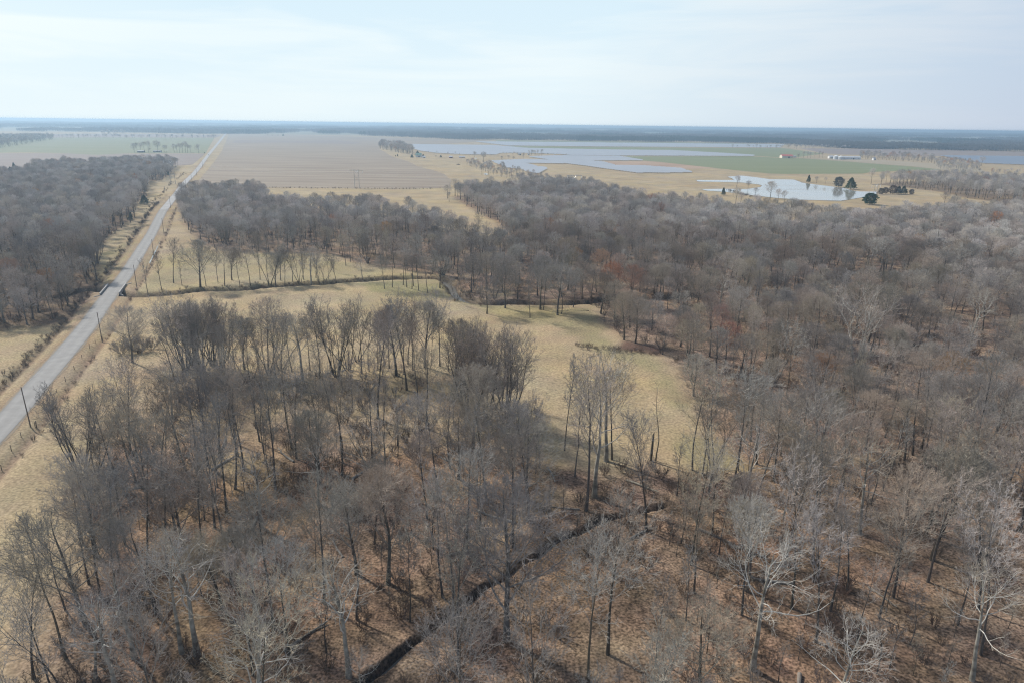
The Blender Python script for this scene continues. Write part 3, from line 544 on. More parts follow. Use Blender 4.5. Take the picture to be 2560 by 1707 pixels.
hero([(1411, 1127, 900, 'slim2', 'slender bare tree alone in the pale meadow, left of the white limbed pair'), (1465, 1276, 870, 'tall2', 'very tall grey tree in front of the meadow beside the white limbed tree'), (1486, 1242, 960, 'white0', 'white limbed tree in front of the meadow, left one of its pair'), (1515, 1154, 880, 'white2', 'pale limbed tall tree rising in front of the open meadow'), (1530, 1150, 930, 'tall1', 'bare tree with a dark lower trunk right of the pale limbed tall tree'), (1639, 1152, 972, 'dead0', 'thin nearly branchless dead tree in front of the open meadow'), (1732, 1174, 945, 'tall3', 'dark leaning tree where the meadow meets the right hand wood'), (1756, 1184, 960, 'tall0', 'tall bare tree behind the leaning one at the foot of the meadow'), (1780, 1167, 985, 'clump1', 'many stemmed tree at the foot of the meadow'), (1846, 1174, 1040, 'slim1', 'small bare tree beside the last green corner of the meadow'), (1282, 1198, 1000, 'tall4'), (1339, 1184, 1020, 'slim0')], 'tall1', 'bare tree at the near edge of the meadow')
SYC = [(2135, 911, 745, 'white1', 'bright white sycamore with spreading limbs amid the right hand wood'), (2152, 905, 765, 'white0', 'white limbed sycamore touching the bright spreading one in the right hand wood'), (1797, 790, 680, 'white0', 'pale sycamore behind the red crowned maple'), (1822, 780, 700, 'white2', 'slanting pale sycamore right of the red crowned maple'), (2428, 850, 720, 'white0', 'tall thin sycamore near the right edge of the photo'), (2350, 895, 790, 'white2', 'gnarled white sycamore low in the right hand wood'), (2417, 910, 810, 'white1', 'crooked white sycamore right of the gnarled one'), (1790, 1010, 900, 'white2', 'pale limbed sycamore by the meadow corner in the right hand wood'),
       (872, 1690, 1395, 'white0', 'large bright white sycamore with crooked limbs left of the stream'), (905, 1740, 1620, 'white2', 'low white branched sycamore beside the stream at the bottom edge'), (291, 1730, 1440, 'white0', 'tall pale sycamore in the bottom left corner of the wood'), (240, 1690, 1460, 'white2', 'pale leaning sycamore beside the dark leaning trunk'), (455, 1625, 1330, 'white2', 'slim white sycamore in the dense left part of the near wood'), (492, 1630, 1310, 'white0', 'white limbed sycamore with a forked top in the dense left part of the near wood'), (335, 1640, 1370, 'white0', 'thin white sycamore left of the forked one'), (795, 1265, 1095, 'white2', 'sycamore with sideways white limbs in the middle of the near wood'), (655, 1320, 1130, 'white0', 'pale many branched sycamore in the left half of the near wood'), (957, 1215, 1040, 'white1', 'sycamore with slanting white limbs near the middle of the near wood'), (430, 1040, 900, 'white2', 'sycamore with thin white limbs beside the round clump'), (2150, 1330, 1080, 'white2', 'grey white sycamore in the open wood at the right'), (2430, 1700, 1400, 'white2', 'pale sycamore near the bottom right corner'), (1560, 700, 620, 'white0', 'small pale sycamore behind the creek'), (2340, 640, 545, 'white2', 'distant pale sycamore near the right edge')]
hero(SYC, 'white0', '', 'white barked sycamores in the woods', 'sycamore_tree')
hero([(1800, 845, 762, 'red0', 'red crowned maple standing in the right hand wood'), (1575, 765, 665, 'red0', 'rusty red crowned maple behind the creek'), (1525, 745, 640, 'tan0', 'orange tan crowned tree behind the creek'), (1500, 705, 622, 'tan0', 'tan crowned sapling group behind the tall grey trees'), (1545, 715, 632, 'tan0', 'larger tan crowned tree beside the rusty maple'), (1440, 680, 622, 'tan0', 'tan crowned tree far behind the creek, left of the rusty ones'), (1612, 770, 690, 'tan0', 'tan crowned tree right of the rusty maple')], 'red0', '', 'reddish crowned maples', 'maple_tree')
hero([(1537, 800, 705, 'broad0', 'greenish grey round tree at the corner of the creek wood'), (1560, 850, 735, 'broad2', 'large rounded greenish tree over the bare red soil'), (1588, 858, 745, 'broad1', 'dark trunked tree on the bare red soil at the meadow corner'), (1720, 915, 800, 'broad0', 'big round mauve crowned tree leaning over the meadow'), (1790, 930, 820, 'broad2', 'dark forked round tree behind the mauve crowned one')], 'broad0', '')
hero([(1268, 1601, 1215, 'broad0', 'large dark trunked tree with a spreading crown right beside the stream'), (1128, 1560, 1250, 'tall3', 'tall grey tree on the left bank of the stream'), (1145, 1680, 1300, 'slim1', 'straight thin tree just right of the stream'), (165, 1800, 1440, 'clump1', 'big dark trunk arching left out of the bottom left corner'), (205, 1190, 965, 'clump0', 'dark many stemmed tree on the left corner of the near wood'), (240, 1180, 985, 'clump1', 'many stemmed dark tree second from the road side of the near wood'), (325, 1120, 905, 'tall2', 'tall brown fan crowned tree at the top left of the near wood'), (345, 1150, 925, 'tall0', 'tall straight tree beside the brown fan crowned one')], 'tall0', '')
# small distant trees standing by themselves
FIELD = []
def field(l, label, group, kind='far_tall0'):
    for e in l: FIELD.append((e[0], e[1], e[2], e[3] if len(e) > 3 else kind, e[4] if len(e) > 4 else label, group))
field([(336, 382, 359, 'far_broad0', 'leaning bare tree at the left end of the farmyard row by the white roofed shed'), (344, 381.5, 357), (352, 381.5, 357), (361.5, 382, 355, 'far_tall1', 'tall bare tree just right of the white roofed shed'), (371, 382, 352.5), (376, 382, 370), (395, 381.5, 352.5, 'far_broad1', 'big forked bare tree over the low grey shed'), (411, 381.5, 363), (416, 381.5, 363), (436, 382, 360), (443, 382, 362), (449, 383, 359), (457, 383, 357), (464, 382, 353.5), (469, 383, 361), (477, 382, 363), (497, 384, 362, 'far_broad0', 'round bare tree nearest the road at the end of the farmyard row')], 'bare tree in the distant farmyard row left of the road', 'bare trees in the distant farmyard row')
field([(1186, 394.5, 379.5, 'far_broad0', 'round bare tree in the pasture right of the red barn'), (1209, 405, 380, 'far_broad1', 'tall round bare tree in the pasture beside the solar field'), (1205, 439, 412), (1222, 437, 400), (1255, 438, 404), (1254, 402, 391, 'far_broad0'), (1271, 398.5, 387.6, 'far_broad1'), (1284, 401, 392, 'far_broad0'), (1309, 400, 385), (1322, 388.5, 376), (1329, 389, 375, 'far_broad0'), (1336, 389, 376, 'far_broad1'), (1345, 390, 375), (1355, 391, 373.5)], 'bare tree around the distant farmstead beside the solar panels', 'bare trees around the farmstead by the solar panels')
field([(2041, 458, 442, 'far_broad0', 'small round bare tree on the far shore of the pond'), (2063, 461, 444, 'far_tall1', 'small slim bare tree on the far shore of the pond'), (2177.5, 461, 421, 'far_tall2', 'tall lone bare tree behind the H shaped pylon by the pond'), (1840, 474, 438, 'far_tall0', 'tall bare tree on the spit of land in the pond'), (1870, 473, 452, 'far_broad1', 'small bare tree near the tip of the spit in the pond'), (1888, 489, 470, 'far_broad0', 'low bare tree on the near shore in front of the narrow inlet'), (1925, 497, 454, 'far_broad0', 'large round bare tree on the near shore of the pond'), (1944, 509, 472), (1960, 511, 476), (1838, 518, 468), (1850, 520, 480), (2453, 415, 392, 'far_broad1', 'lone bare tree in front of the blue panels at the right'), (2360, 512, 480, 'far_broad0', 'bare tree standing out from the wood into the pasture right of the pond'), (1990, 535, 500), (2380, 545, 490, 'far_broad0')], 'bare tree on the near shore of the pond', 'bare trees round the pond')
field([(1953, 394, 384), (1996, 396.6, 385, 'far_broad0'), (2008, 396, 378), (2018, 396, 378), (2026, 397, 381), (2037, 395, 380), (2048, 395, 378), (2056, 395, 379)], 'small bare tree by the cream shed beyond the green field', 'bare trees by the cream shed')
field([(1123, 505, 480), (1119, 497, 463, 'far_broad1', 'round crowned tree at the corner of the stubble field'), (1117, 476, 463)], 'tree at the corner of the stubble field', 'trees at the corner of the stubble field')
CED = [(2021, 457, 436, 'cedar', 'dark pointed cedar on the far shore at the left end of the pond trees'), (2126, 474, 441, 'cedar_wide', 'largest dark cedar, broad and pointed, on the far shore of the pond'), (2096, 468, 440, 'cedar_grey', 'broad grey green evergreen left of the largest cedar'), (2174, 512, 480, 'pine_green', 'bright green rounded pine in front of the pond at the edge of the wood'), (1808, 489, 467, 'cedar', 'dark cedar at the left end of the near shore of the pond'), (2202, 487, 469, 'cedar_brown', 'brownish cedar nearest the H shaped pylon'), (2213, 485, 467, 'cedar_brown', 'second brownish cedar right of the pylon'), (2231, 486, 461, 'cedar_brown', 'tall brown green cedar in the cluster right of the pond'), (2245, 486, 463, 'cedar_wide', 'dark green cedar in the middle of the cluster right of the pond'), (2258, 486, 463, 'cedar_wide', 'blackish cedar at the right end of the cluster by the pond'), (2278, 487, 472, 'cedar_brown', 'small flat brown cedar apart from the cluster'),
       (989, 392, 387, 'cedar', 'small dark cedar left of the green roofed house'), (994, 392, 384.5, 'cedar', 'dark round cedar alone in the pale grass left of the green roofed house'), (1030, 395.5, 385.5, 'cedar_wide', 'dark cedar at the left wall of the green roofed house'), (1044, 389, 376, 'cedar_wide', 'tall dark conifer behind the green roofed house'), (1058, 393, 385, 'cedar_wide', 'dark cedar at the right end of the green roofed house'), (1090, 392, 388, 'cedar', 'tiny pointed cedar between the green roofed house and the red barn'), (1102, 394.5, 387.5, 'cedar_wide', 'broad low cedar left of the red barn'), (36, 424, 405, 'cedar', 'dark pointed cedar at the back of the left hand wood'), (26, 428, 416, 'cedar_wide', 'low dark cedar beside the pointed one at the left hand wood'), (511, 384, 380, 'cedar', 'tiny dark evergreen where the farmyard row meets the road'),
       (669, 339, 336.5, 'cedar', 'speck sized cedar, leftmost on the far skyline field'), (681, 340, 337, 'cedar', 'second speck sized cedar on the far field'), (695, 340.5, 337, 'cedar', 'third speck sized cedar on the far field'), (708, 341, 335, 'cedar_wide', 'largest speck sized cedar on the far field'), (1376, 470, 452, 'cedar', 'lone dark cedar in the wood beside the power line'), (362, 512, 485, 'cedar_wide', 'dark evergreen on the roadside edge of the left hand wood')]

hero_xy = np.array([G(e[0], e[1]) for e in HERO]); n_bare = 0
GRP = {}
for e, (x, y) in zip(HERO, hero_xy):
    h = max(6, min(27, HG(e[0], e[1], e[2]))); nm = e[6]
    if nm == 'bare_tree': n_bare += 1
    tl = None
    if 'arching left' in e[4]: tl = (0, -.5)
    if 'leaning' in e[4] and nm == 'sycamore_tree': tl = (0, -.2)
    if 'slanting' in e[4]: tl = (0, .25)
    place(e[3], x, y, h, random.uniform(0, 6.28), nm, e[4], e[7], e[5] or ('trees at the near edge of the meadow' if nm == 'bare_tree' else None), tilt=tl)
for e in FIELD:
    x, y = G(e[0], e[1]); place(e[3], x, y, HG(e[0], e[1], e[2]), random.uniform(0, 6.28), 'field_tree', e[4], 'tree', e[5])
for e in CED:
    x, y = G(e[0], e[1]); place(e[3], x, y, .88*HG(e[0], e[1], e[2]), random.uniform(0, 6.28), 'pine_tree' if e[3] == 'pine_green' else 'cedar_tree', e[4], 'evergreen', 'evergreens')

# ---- the woods
hero_r = np.array([7.5 if e[3].startswith('white') else 5.5 if e[3] in ('broad0', 'broad1', 'broad2', 'red0') else 3.6 for e in HERO])
def unit2(v): return v/np.linalg.norm(v, axis=1, keepdims=True)
def clear_of(P):
    d = np.min(np.hypot(P[:, None, 0]-hero_xy[None, :, 0], P[:, None, 1]-hero_xy[None, :, 1]+2)-hero_r[None], axis=1)
    bright = np.array([e[3][:3] in ('whi', 'red', 'tan') for e in HERO]); B_ = hero_xy[bright]; f = unit2(B_)      # keep the sight line to the pale and red crowns open
    rel = P[:, None]-B_[None]; along_ = (rel*f[None]).sum(-1); side_ = np.abs(rel[..., 0]*f[None, :, 1]-rel[..., 1]*f[None, :, 0])
    return P[(d > 0) & ~((side_ < 5) & (along_ > -17) & (along_ < 2)).any(1)]
CL = ((ROADL, 10), (CREEK_A, 2.6), (CREEK_B, 3.2))
def dfront(P):
    px, py = PX(P[:, 0], P[:, 1], 0*P[:, 0]); s = 1.0-.30*sstep(1000, 500, px)+.0*px
    return s*(1+.35*wav(P[:, 0], P[:, 1], 17, 2)*sstep(700, 1300, px))
def dright(P): return 1+.22*wav(P[:, 0], P[:, 1], 33, 2)
w_front = clear_of(darts(FRONT, 5.5, 101, dfront, clear=CL))
def thin(P):
    px, py = PX(P[:, 0], P[:, 1], 0*P[:, 0]); r = np.random.default_rng(5); up = np.interp(px, [200, 429, 430, 560, 800, 1000, 1120, 1290, 1350, 1351], [1190, 1165, 1100, 1090, 1105, 1120, 1110, 1125, 1160, 0])
    open_ = (px > 900)*np.clip((py-1150)/300, 0, 1)*.12
    return P[((py > up) & (r.random(len(P)) > open_)) | ((r.random(len(P)) < .42) & (px > 430))]
w_front = thin(w_front); dq = seg_dist(w_front, CREEK_A+np.array([1.5, -5.])); w_front = w_front[(dq > 5.0) | (rng.random(len(w_front)) < .3) | (PX(w_front[:, 0], w_front[:, 1], 0*w_front[:, 0])[0] > 1480)]
# the stream runs through a thinner strip of the wood, where it can be seen between the crowns
for f_, lim_, p_ in ((1.23, 4.5, .9), (1.12, 3.0, .6), (1.34, 3.0, .6)):
    dq = seg_dist(w_front*f_, CREEK_A); w_front = w_front[(dq > lim_) | (rng.random(len(w_front)) > p_)]
w_right = clear_of(darts(RIGHT, 6.9, 102, dright, clear=CL))
w_mid = clear_of(darts(MIDDLE, 6.2, 103, clear=CL))
w_left = darts(LEFT, 6.1, 104, clear=CL)
w_up = darts(UPPER, 8.5, 105)
w_fl = darts(FARLEFT, 12, 106)
AVOID = [GP([(240, 505), (300, 512), (295, 520), (235, 515)]), GP([(2110, 700), (2230, 700), (2240, 730), (2105, 730)]), GP([(1820, 540), (1870, 542), (1860, 556), (1815, 554)])]
NEAR_KINDS = ['tall6', 'tall7', 'tall8', 'broad4', 'broad5', 'tall0', 'tall1', 'tall2', 'tall3', 'tall4', 'tall5', 'broad0', 'broad1', 'broad2', 'broad3', 'clump0', 'clump1', 'clump2', 'slim0', 'slim1', 'slim2', 'white0', 'white2', 'tan0', 'red0', 'dead0']
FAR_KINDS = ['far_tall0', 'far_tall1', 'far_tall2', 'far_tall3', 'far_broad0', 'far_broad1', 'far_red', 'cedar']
wt = {'front': [6, 4, 7, 2, 3, 6, 6, 6, 6, 6, 6, 2, 2, 1, 2, 0.5, 1.5, 0.5, 14, 12, 14, 1.4, 1.4, 0, 0, 1.6], 'right': [4, 3, 2, 9, 8, 2, 2, 2, 2, 2, 2, 9, 9, 8, 9, 1, 2, 1, 3, 3, 3, .5, .5, 1, .25, .3], 'mid': [5, 5, 6, 3, 4, 6, 6, 6, 6, 6, 6, 4, 4, 4, 4, 1, 1, 1, 3, 3, 3, .3, .3, .5, 0, .3], 'left': [5, 4, 3, 7, 7, 4, 4, 4, 4, 4, 4, 7, 4, 4, 3, 1, 2, 2, 3, 3, 3, .1, .1, .6, .1, .1]}
fw = {'right': [2, 3, 2, 2, 9, 9, .6, .05], 'mid': [4, 4, 4, 4, 5, 5, .3, 0], 'left': [4, 4, 4, 4, 3, 3, .9, .15], 'up': [4, 4, 4, 4, 3, 3, .3, 0], 'front': [1]*8}
rows = []
for nm, P in (('front', w_front), ('right', w_right), ('mid', w_mid), ('left', w_left), ('up', w_up), ('fl', w_fl)):
    for a_ in AVOID: P = P[~inside(P, a_)]
    base = {'front': 20.5, 'right': 17.0, 'mid': 15.5, 'left': 16.5, 'up': 16.0, 'fl': 17}[nm]
    dst = np.hypot(P[:, 0], P[:, 1]); hh = base*(1+.14*wav(P[:, 0], P[:, 1], 26, 1))*rng.uniform(.76, 1.15, len(P))
    near = dst < 430
    pn = np.array(wt.get(nm, wt['right']), float); pf = np.array(fw.get(nm, fw['up']), float)
    kn = rng.choice(len(NEAR_KINDS), len(P), p=pn/pn.sum()); kf = rng.choice(len(FAR_KINDS), len(P), p=pf/pf.sum())
    for i in range(len(P)):
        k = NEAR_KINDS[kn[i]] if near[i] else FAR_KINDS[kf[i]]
        h = hh[i]*(.62 if k.startswith('slim') else .9 if k.startswith(('broad', 'dead', 'tan', 'red', 'far_broad', 'far_red')) else .45 if k == 'cedar' else 1.05 if k.startswith('white') else 1)
        rows.append((P[i, 0], P[i, 1], h, k, nm, dst[i]))
xs_ = np.array([r_[0] for r_ in rows]); ys_ = np.array([r_[1] for r_ in rows]); hs_ = np.array([r_[2] for r_ in rows]); zs_ = ground_z(xs_, ys_)
cx_, cy_ = PX(xs_, ys_, zs_+hs_*.75); inview = (cx_ > 10) & (cx_ < 2550) & (cy_ < 1690) & (ys_ > 35)
dd = np.array([r_[5] for r_ in rows]); order = np.argsort(np.where(inview, dd/np.maximum(hs_, 8), 1e9))
chosen = set(order[:298-n_bare].tolist())
LOOK = {'tall': 'tall straight grey tree', 'broad': 'round crowned grey tree', 'clump': 'many stemmed grey tree', 'slim': 'slender young tree', 'white': 'pale limbed sycamore', 'tan': 'tan twigged tree', 'red': 'reddish crowned tree', 'dead': 'thin dead tree'}
bx_, by_ = PX(xs_, ys_, zs_); dA = seg_dist(np.stack([xs_, ys_], 1), CREEK_A)
for i in sorted(chosen):
    x, y, h, k, nm, d = rows[i]; look = LOOK[k.rstrip('0123456789')]; px, py = bx_[i], by_[i]
    if dA[i] < 9 and px > 850: where = 'standing on the stream bank' if px > 1500 or py > 1900 else 'close beside the stream in the near wood'
    elif px < 520: where = 'in the dark dense wood at the lower left' if py > 1350 else 'at the road side corner of the near wood'
    elif px < 1000: where = 'in the dense near wood left of the stream' if py > 1300 else 'in the upper left part of the near wood'
    elif px < 1500: where = 'in the open litter covered wood right of the stream' if py > 1450 else 'in the middle of the near wood below the meadow'
    elif px < 2000: where = 'on the orange leaf litter at the lower right' if py > 1400 else 'in the open wood just below the foot of the meadow'
    else: where = 'among the trees in the bottom right corner' if py > 1500 else 'in the wood at the right edge of the photo'
    lb = look+' '+where
    place(k, x, y, h, random.uniform(0, 6.28), tilt=(random.gauss(0, .03), random.gauss(0, .03)), name='sycamore_tree' if k.startswith('white') else 'bare_tree', label=lb, cat='tree', group=lb.replace(' tree ', ' trees ', 1).replace('sycamore ', 'sycamores ', 1))
rest = [i for i in range(len(rows)) if i not in chosen]
KN = NEAR_KINDS+FAR_KINDS; ki = {k: i for i, k in enumerate(KN)}
# young saplings and brush fill the floor of the woods
rest_idx = [ki[rows[i][3]] for i in rest]; rest_sc = [rows[i][2]/V[rows[i][3]]['h'] for i in rest]
mass('woodland_trees', [(rows[i][0], rows[i][1]) for i in rest], zs_[rest], rest_idx, rng.uniform(0, 6.28, len(rest)), rest_sc, KN, 'grey bare woods stretching back behind the nearest trees to the fields', 'woods', tilt=rng.normal(0, .035, (len(rest), 2)))
def brush_pts(poly, sp, seed, lim, thr=-.1, s=15):
    P = darts(poly, sp, seed, clear=((ROADL, 9), (CREEK_A, 1.8), (CREEK_B, 2.5))); P = P[(P[:, 1] < lim)]; return P[wav(P[:, 0], P[:, 1], s, 6)+.5*wav(P[:, 0], P[:, 1], 5, 3) > thr]
PB = np.vstack([brush_pts(FRONT, 2.7, 201, 600, -.25), brush_pts(RIGHT, 4.2, 202, 420, .05), brush_pts(MIDDLE, 4.5, 203, 600, 0), brush_pts(LEFT, 4.0, 204, 450, -.4)])
BK = ['bush0', 'bush1', 'bush2', 'slim0', 'slim1']
bi = rng.choice(5, len(PB), p=[.27, .25, .22, .14, .12]); bsz = np.where(bi > 2, rng.uniform(.3, .55, len(PB)), rng.uniform(.35, 1.0, len(PB)))
mass('undergrowth', PB, ground_z(PB[:, 0], PB[:, 1]), bi, rng.uniform(0, 6.28, len(PB)), bsz, BK, 'brown brush and saplings on the litter floor of the woods', 'undergrowth')
# brush along the ditches, the creek banks and the field hedge
def along(line, step, off, jit, seed, keep=1.0):
    r = np.random.default_rng(seed); Q = dense(line, step); T = np.gradient(Q, axis=0); T /= np.hypot(*T.T)[:, None]; N = np.stack([-T[:, 1], T[:, 0]], 1)
    P = Q+N*off+r.normal(0, jit, Q.shape); return P[(r.random(len(P)) < keep) & (wav(P[:, 0], P[:, 1], 14, off) > -.45)]
near_road = ROAD[(ROAD[:, 1] < 620)]; far_road = ROAD[(ROAD[:, 1] < 1000) & (ROAD[:, 1] > 560)]
CB = CREEK_B[CREEK_B[:, 0] > -150]
PR = np.vstack([along(far_road, 3.5, -13, 1.5, 21, .7), along(near_road, 1.5, -9.3, .6, 1), along(near_road, 3.2, -10.5, 1.0, 2, .6), along(near_road, 4.0, 9.1, .5, 3, .5), along(CB, 2.0, 3.6, .8, 5, .8), along(CB, 3.2, -4.2, .8, 6, .6), along(CREEK_A, 5, 3.4, .8, 7, .4),
                along(GP([(600, 470), (660, 470.5), (900, 472.5), (1000, 474), (1127, 472)]), 3.5, 0, 1.2, 9), along(GP([(1821, 476), (1850, 484), (1870, 492), (1900, 494)]), 1.2, 0, 2.5, 10), along(GP([(1420, 862), (1500, 872), (1640, 885)]), .8, 0, 1.6, 11), along(GP([(275, 870), (330, 862), (350, 880)]), .8, 0, 2.2, 12)])
ri = rng.choice(3, len(PR)); rs = rng.uniform(.2, .52, len(PR))*np.where(PR[:, 1] > 500, 1.25, 1)
mass('roadside_undergrowth', PR, ground_z(PR[:, 0], PR[:, 1]), ri, rng.uniform(0, 6.28, len(PR)), rs, BK[:3], 'reddish brown brush lining the ditches, creek banks and field hedge', 'brush')
# tree belts between the far fields
def belt(px, sp, seed): return darts(GP(px), sp, seed)
BT = [(belt([(949, 369), (955, 366), (1000, 371), (1034, 383), (1030, 388), (1000, 384), (965, 377), (949, 373)], 11, 301), 19), (belt([(1165, 411), (1178, 405), (1215, 416), (1240, 424), (1290, 428), (1345, 442), (1375, 452), (1340, 460), (1290, 452), (1240, 441), (1215, 432), (1190, 424)], 9, 302), 8),
      (belt([(2148, 399), (2200, 400), (2330, 409), (2330, 401), (2240, 395), (2150, 391)], 13, 303), 15), (belt([(2330, 408), (2352, 425), (2420, 432), (2452, 425), (2440, 413), (2370, 402)], 11, 304), 11), (belt([(133, 344.5), (540, 345.2), (540, 346.8), (133, 346)], 20, 305), 13), (belt([(1800, 371.5), (2130, 374), (2130, 372.5), (1960, 370)], 22, 306), 13),
      (belt([(2440, 430), (2600, 436), (2700, 450), (2480, 440)], 14, 307), 8), (belt([(1060, 384), (1160, 389.5), (1160, 388), (1060, 382.5)], 20, 308), 6), (belt([(253, 338), (312, 337), (316, 334), (253, 334.5)], 24, 309), 19), (belt([(1250, 386), (1285, 385), (1420, 389.5), (1416, 391), (1300, 390)], 14, 310), 5)]
PBt = np.vstack([b_[0] for b_ in BT]); HBt = np.concatenate([np.full(len(b_[0]), b_[1]) for b_ in BT])*rng.uniform(.7, 1.2, len(PBt)); kb = rng.choice(7, len(PBt))
mass('far_tree_belts', PBt, np.zeros(len(PBt)), kb, rng.uniform(0, 6.28, len(PBt)), HBt/np.array([V[k]['h'] for k in FAR_KINDS])[kb], FAR_KINDS, 'thin grey tree belts between the distant fields', 'tree belts')

# the wooded horizon: many patches of crowns, each patch some two dozen trees
def patch(seed, mats, n=30, size=90):
    r = np.random.default_rng(seed); parts = []
    for i in range(n):
        x, y = r.uniform(-size/2, size/2, 2); h = r.uniform(13, 22); w = r.uniform(3.5, 6.5); m = 220
        ph = r.random(m)*6.283; t_ = r.random(m); q = w*np.sqrt(np.clip(1-(2*t_-1)**2, 0, 1))*r.uniform(.5, 1.05, m); c = np.stack([x+np.cos(ph)*q, y+np.sin(ph)*q, h*(.35+.65*t_)], 1)
        o_ = unit(r.normal(0, 1, (m, 3))+np.array([0, 0, .8])); s = unit(np.cross(o_, r.normal(0, 1, (m, 3)))); Ls = r.uniform(1.2, 2.6, m)[:, None]
        parts.append(((np.stack([c-s*.25, c+s*.25, c+o_*Ls+s*.1, c+o_*Ls-s*.1], 1).reshape(-1, 3), np.arange(m*4).reshape(-1, 4)), 0))
        parts.append((skin(np.array([[[x, y, -1], [x, y, h*.8]]]), np.array([[.35, .1]]), 4), 1))
    a = combine(parts); return dict(whole=np_mesh('wood_patch', a[0], a[1], [M[mats], M['bark']], a[2]), h=20)
M['far_twig'] = material('far_twig', (.15, .14, .13), obj_var=.3); M['far_pine'] = material('far_pine', (.04, .06, .045), obj_var=.25)
V['patch0'] = patch(1, 'far_twig'); V['patch1'] = patch(2, 'far_twig'); V['patch2'] = patch(3, 'far_pine')
FB = [(-700, 344), (-300, 338), (0, 329.5), (250, 330.5), (380, 335), (556, 336), (575, 336.5), (700, 336.5), (900, 340), (1000, 343.5), (1150, 350), (1250, 351), (1450, 353.5), (1800, 357.5), (2000, 363), (2100, 372), (2250, 375.5), (2560, 380.5), (2900, 387), (3300, 395)]
P = []
r = np.random.default_rng(9); A = GP(FB)
n_ = 16000
ang_ = r.uniform(-.95, .95, n_); dist = 1500*np.exp(r.random(n_)*math.log(12500/1500)); X_ = ang_*dist; Y_ = dist
bx2, by2 = PX(X_, Y_, 0*X_); edge = np.interp(bx2, [p[0] for p in FB], [p[1] for p in FB]); ok = by2 < edge-.4
keepn = np.ones(n_, bool)
strips = ((2240, 2560, 346, 351.5), (600, 640, 331.5, 333), (760, 790, 334, 336.5), (1600, 1640, 344, 345.5), (1830, 2000, 341, 343), (850, 1020, 336.5, 339.5), (2560, 2900, 352, 358), (0, 250, 321, 323))
for a0, a1, b0, b1 in strips: keepn &= ~((bx2 > a0) & (bx2 < a1) & (by2 > b0) & (by2 < b1))
gap = wav(X_, Y_*.45, 420, 1) > -.25-.5*sstep(2500, 6000, X_*1.0)
P = np.stack([X_, Y_], 1)[ok & keepn & gap]
hill = np.clip((P[:, 1]-3800)/6000, 0, 1)*(10+9*wav(P[:, 0], P[:, 1]*.3, 900, 2))
pk = np.where(wav(P[:, 0], P[:, 1], 500, 7) > .28, 2, r.integers(0, 2, len(P)))
mass('far_woods', P, hill, pk, r.uniform(0, 6.28, len(P)), r.uniform(.8, 1.15, len(P)), ['patch0', 'patch1', 'patch2'], 'blue hazy woods along the whole horizon', 'woods')
# gently rising wooded land under the last woods
mh = material('far_land', (.28, .24, .17), var=(.2, .2, .13), scale=.003)
def hills():
    ys = np.linspace(3500, 23000, 60); xs = np.linspace(-1.25, 1.25, 200); Y, X = np.meshgrid(ys, xs, indexing='ij'); X = X*Y
    Z = np.clip((Y-3800)/6000, 0, 1)*(10+9*wav(X, Y*.3, 900, 2))-.4; Z[0] = -.5; Z += np.clip((Y-12000)/9000, 0, 1)*18
    i = np.arange(Y.size).reshape(Y.shape); F = np.stack([i[:-1, :-1], i[:-1, 1:], i[1:, 1:], i[1:, :-1]], -1).reshape(-1, 4)
    return tag(link('hills', np_mesh('hills', np.stack([X.ravel(), Y.ravel(), Z.ravel()], 1), F, [mh], smooth_=True)), kind='structure')
hills()

# ------------------------------------------------------------------ road furniture
def road_frame(px, py):
    x, y = G(px, py); P = np.array([[x, y]]); i = int(np.argmin(np.hypot(*(ROAD-P).T))); t_ = ROAD[max(i-1, 0)]-ROAD[min(i+1, len(ROAD)-1)]; t_ /= np.hypot(*t_); return x, y, t_
POLES = [(76, 1064, 'wooden utility pole nearest the camera, left of the near wood'), (254.6, 849, 'wooden utility pole beside the lone spreading tree by the road'), (341.5, 715, 'wooden utility pole just past the bridge'), (385, 642, 'wooden utility pole beside the pale ditch beyond the bridge'), (410, 583.6, 'wooden utility pole opposite the left hand wood where the road narrows'), (427, 521, 'wooden utility pole at the bend of the road'), (449, 503, 'wooden utility pole just after the bend, beside the middle wood'), (465, 470.6, 'wooden utility pole at the far corner of the middle wood'), (480, 457, 'wooden utility pole beside the start of the stubble field'), (492, 440, 'small distant utility pole along the stubble field'), (507, 420, 'farthest utility pole that can be made out by the road')]
pole0 = None
for k, (px, py, lb) in enumerate(POLES):
    x, y = G(px, py); z = float(ground_z(x, y))
    if pole0 is None:
        pole0 = empty('utility_pole', (x, y, z)); MB().tube((0, 0, -1), (0, 0, 10.2), .16, .10, 10).build('pole', M['wood_pole'], pole0)
        b = MB(); b.tube((0, 0, 10.2), (0, 0, 10.36), .035, .05); b.tube((.1, 0, 9.3), (.24, 0, 9.32), .03, .05, 6); b.build('insulator', M['grey_wall'], pole0); q = pole0
    else:
        q = pole0.copy(); col.objects.link(q); q.location = (x, y, z)
        for ch in list(pole0.children): c = ch.copy(); col.objects.link(c); c.parent = q
    q.rotation_euler = (0, math.radians((k*37 % 5)-2)*.6, k); tag(q, lb, 'utility pole', 'utility poles along the road')
# line wire from pole to pole
cur = MB(); prev = None
for (px, py, _) in POLES:
    x, y = G(px, py); p = Vector((x, y, float(ground_z(x, y))+10.3))
    if prev is not None:
        pts = [prev.lerp(p, t_/8)-Vector((0, 0, .9*4*(t_/8)*(1-t_/8))) for t_ in range(9)]
        for a_, b_ in zip(pts[:-1], pts[1:]): cur.tube(a_, b_, .011, n=4)
    prev = p
tag(cur.build('overhead_wire', M['cable']), 'thin sagging wire strung between the roadside utility poles', 'wire')
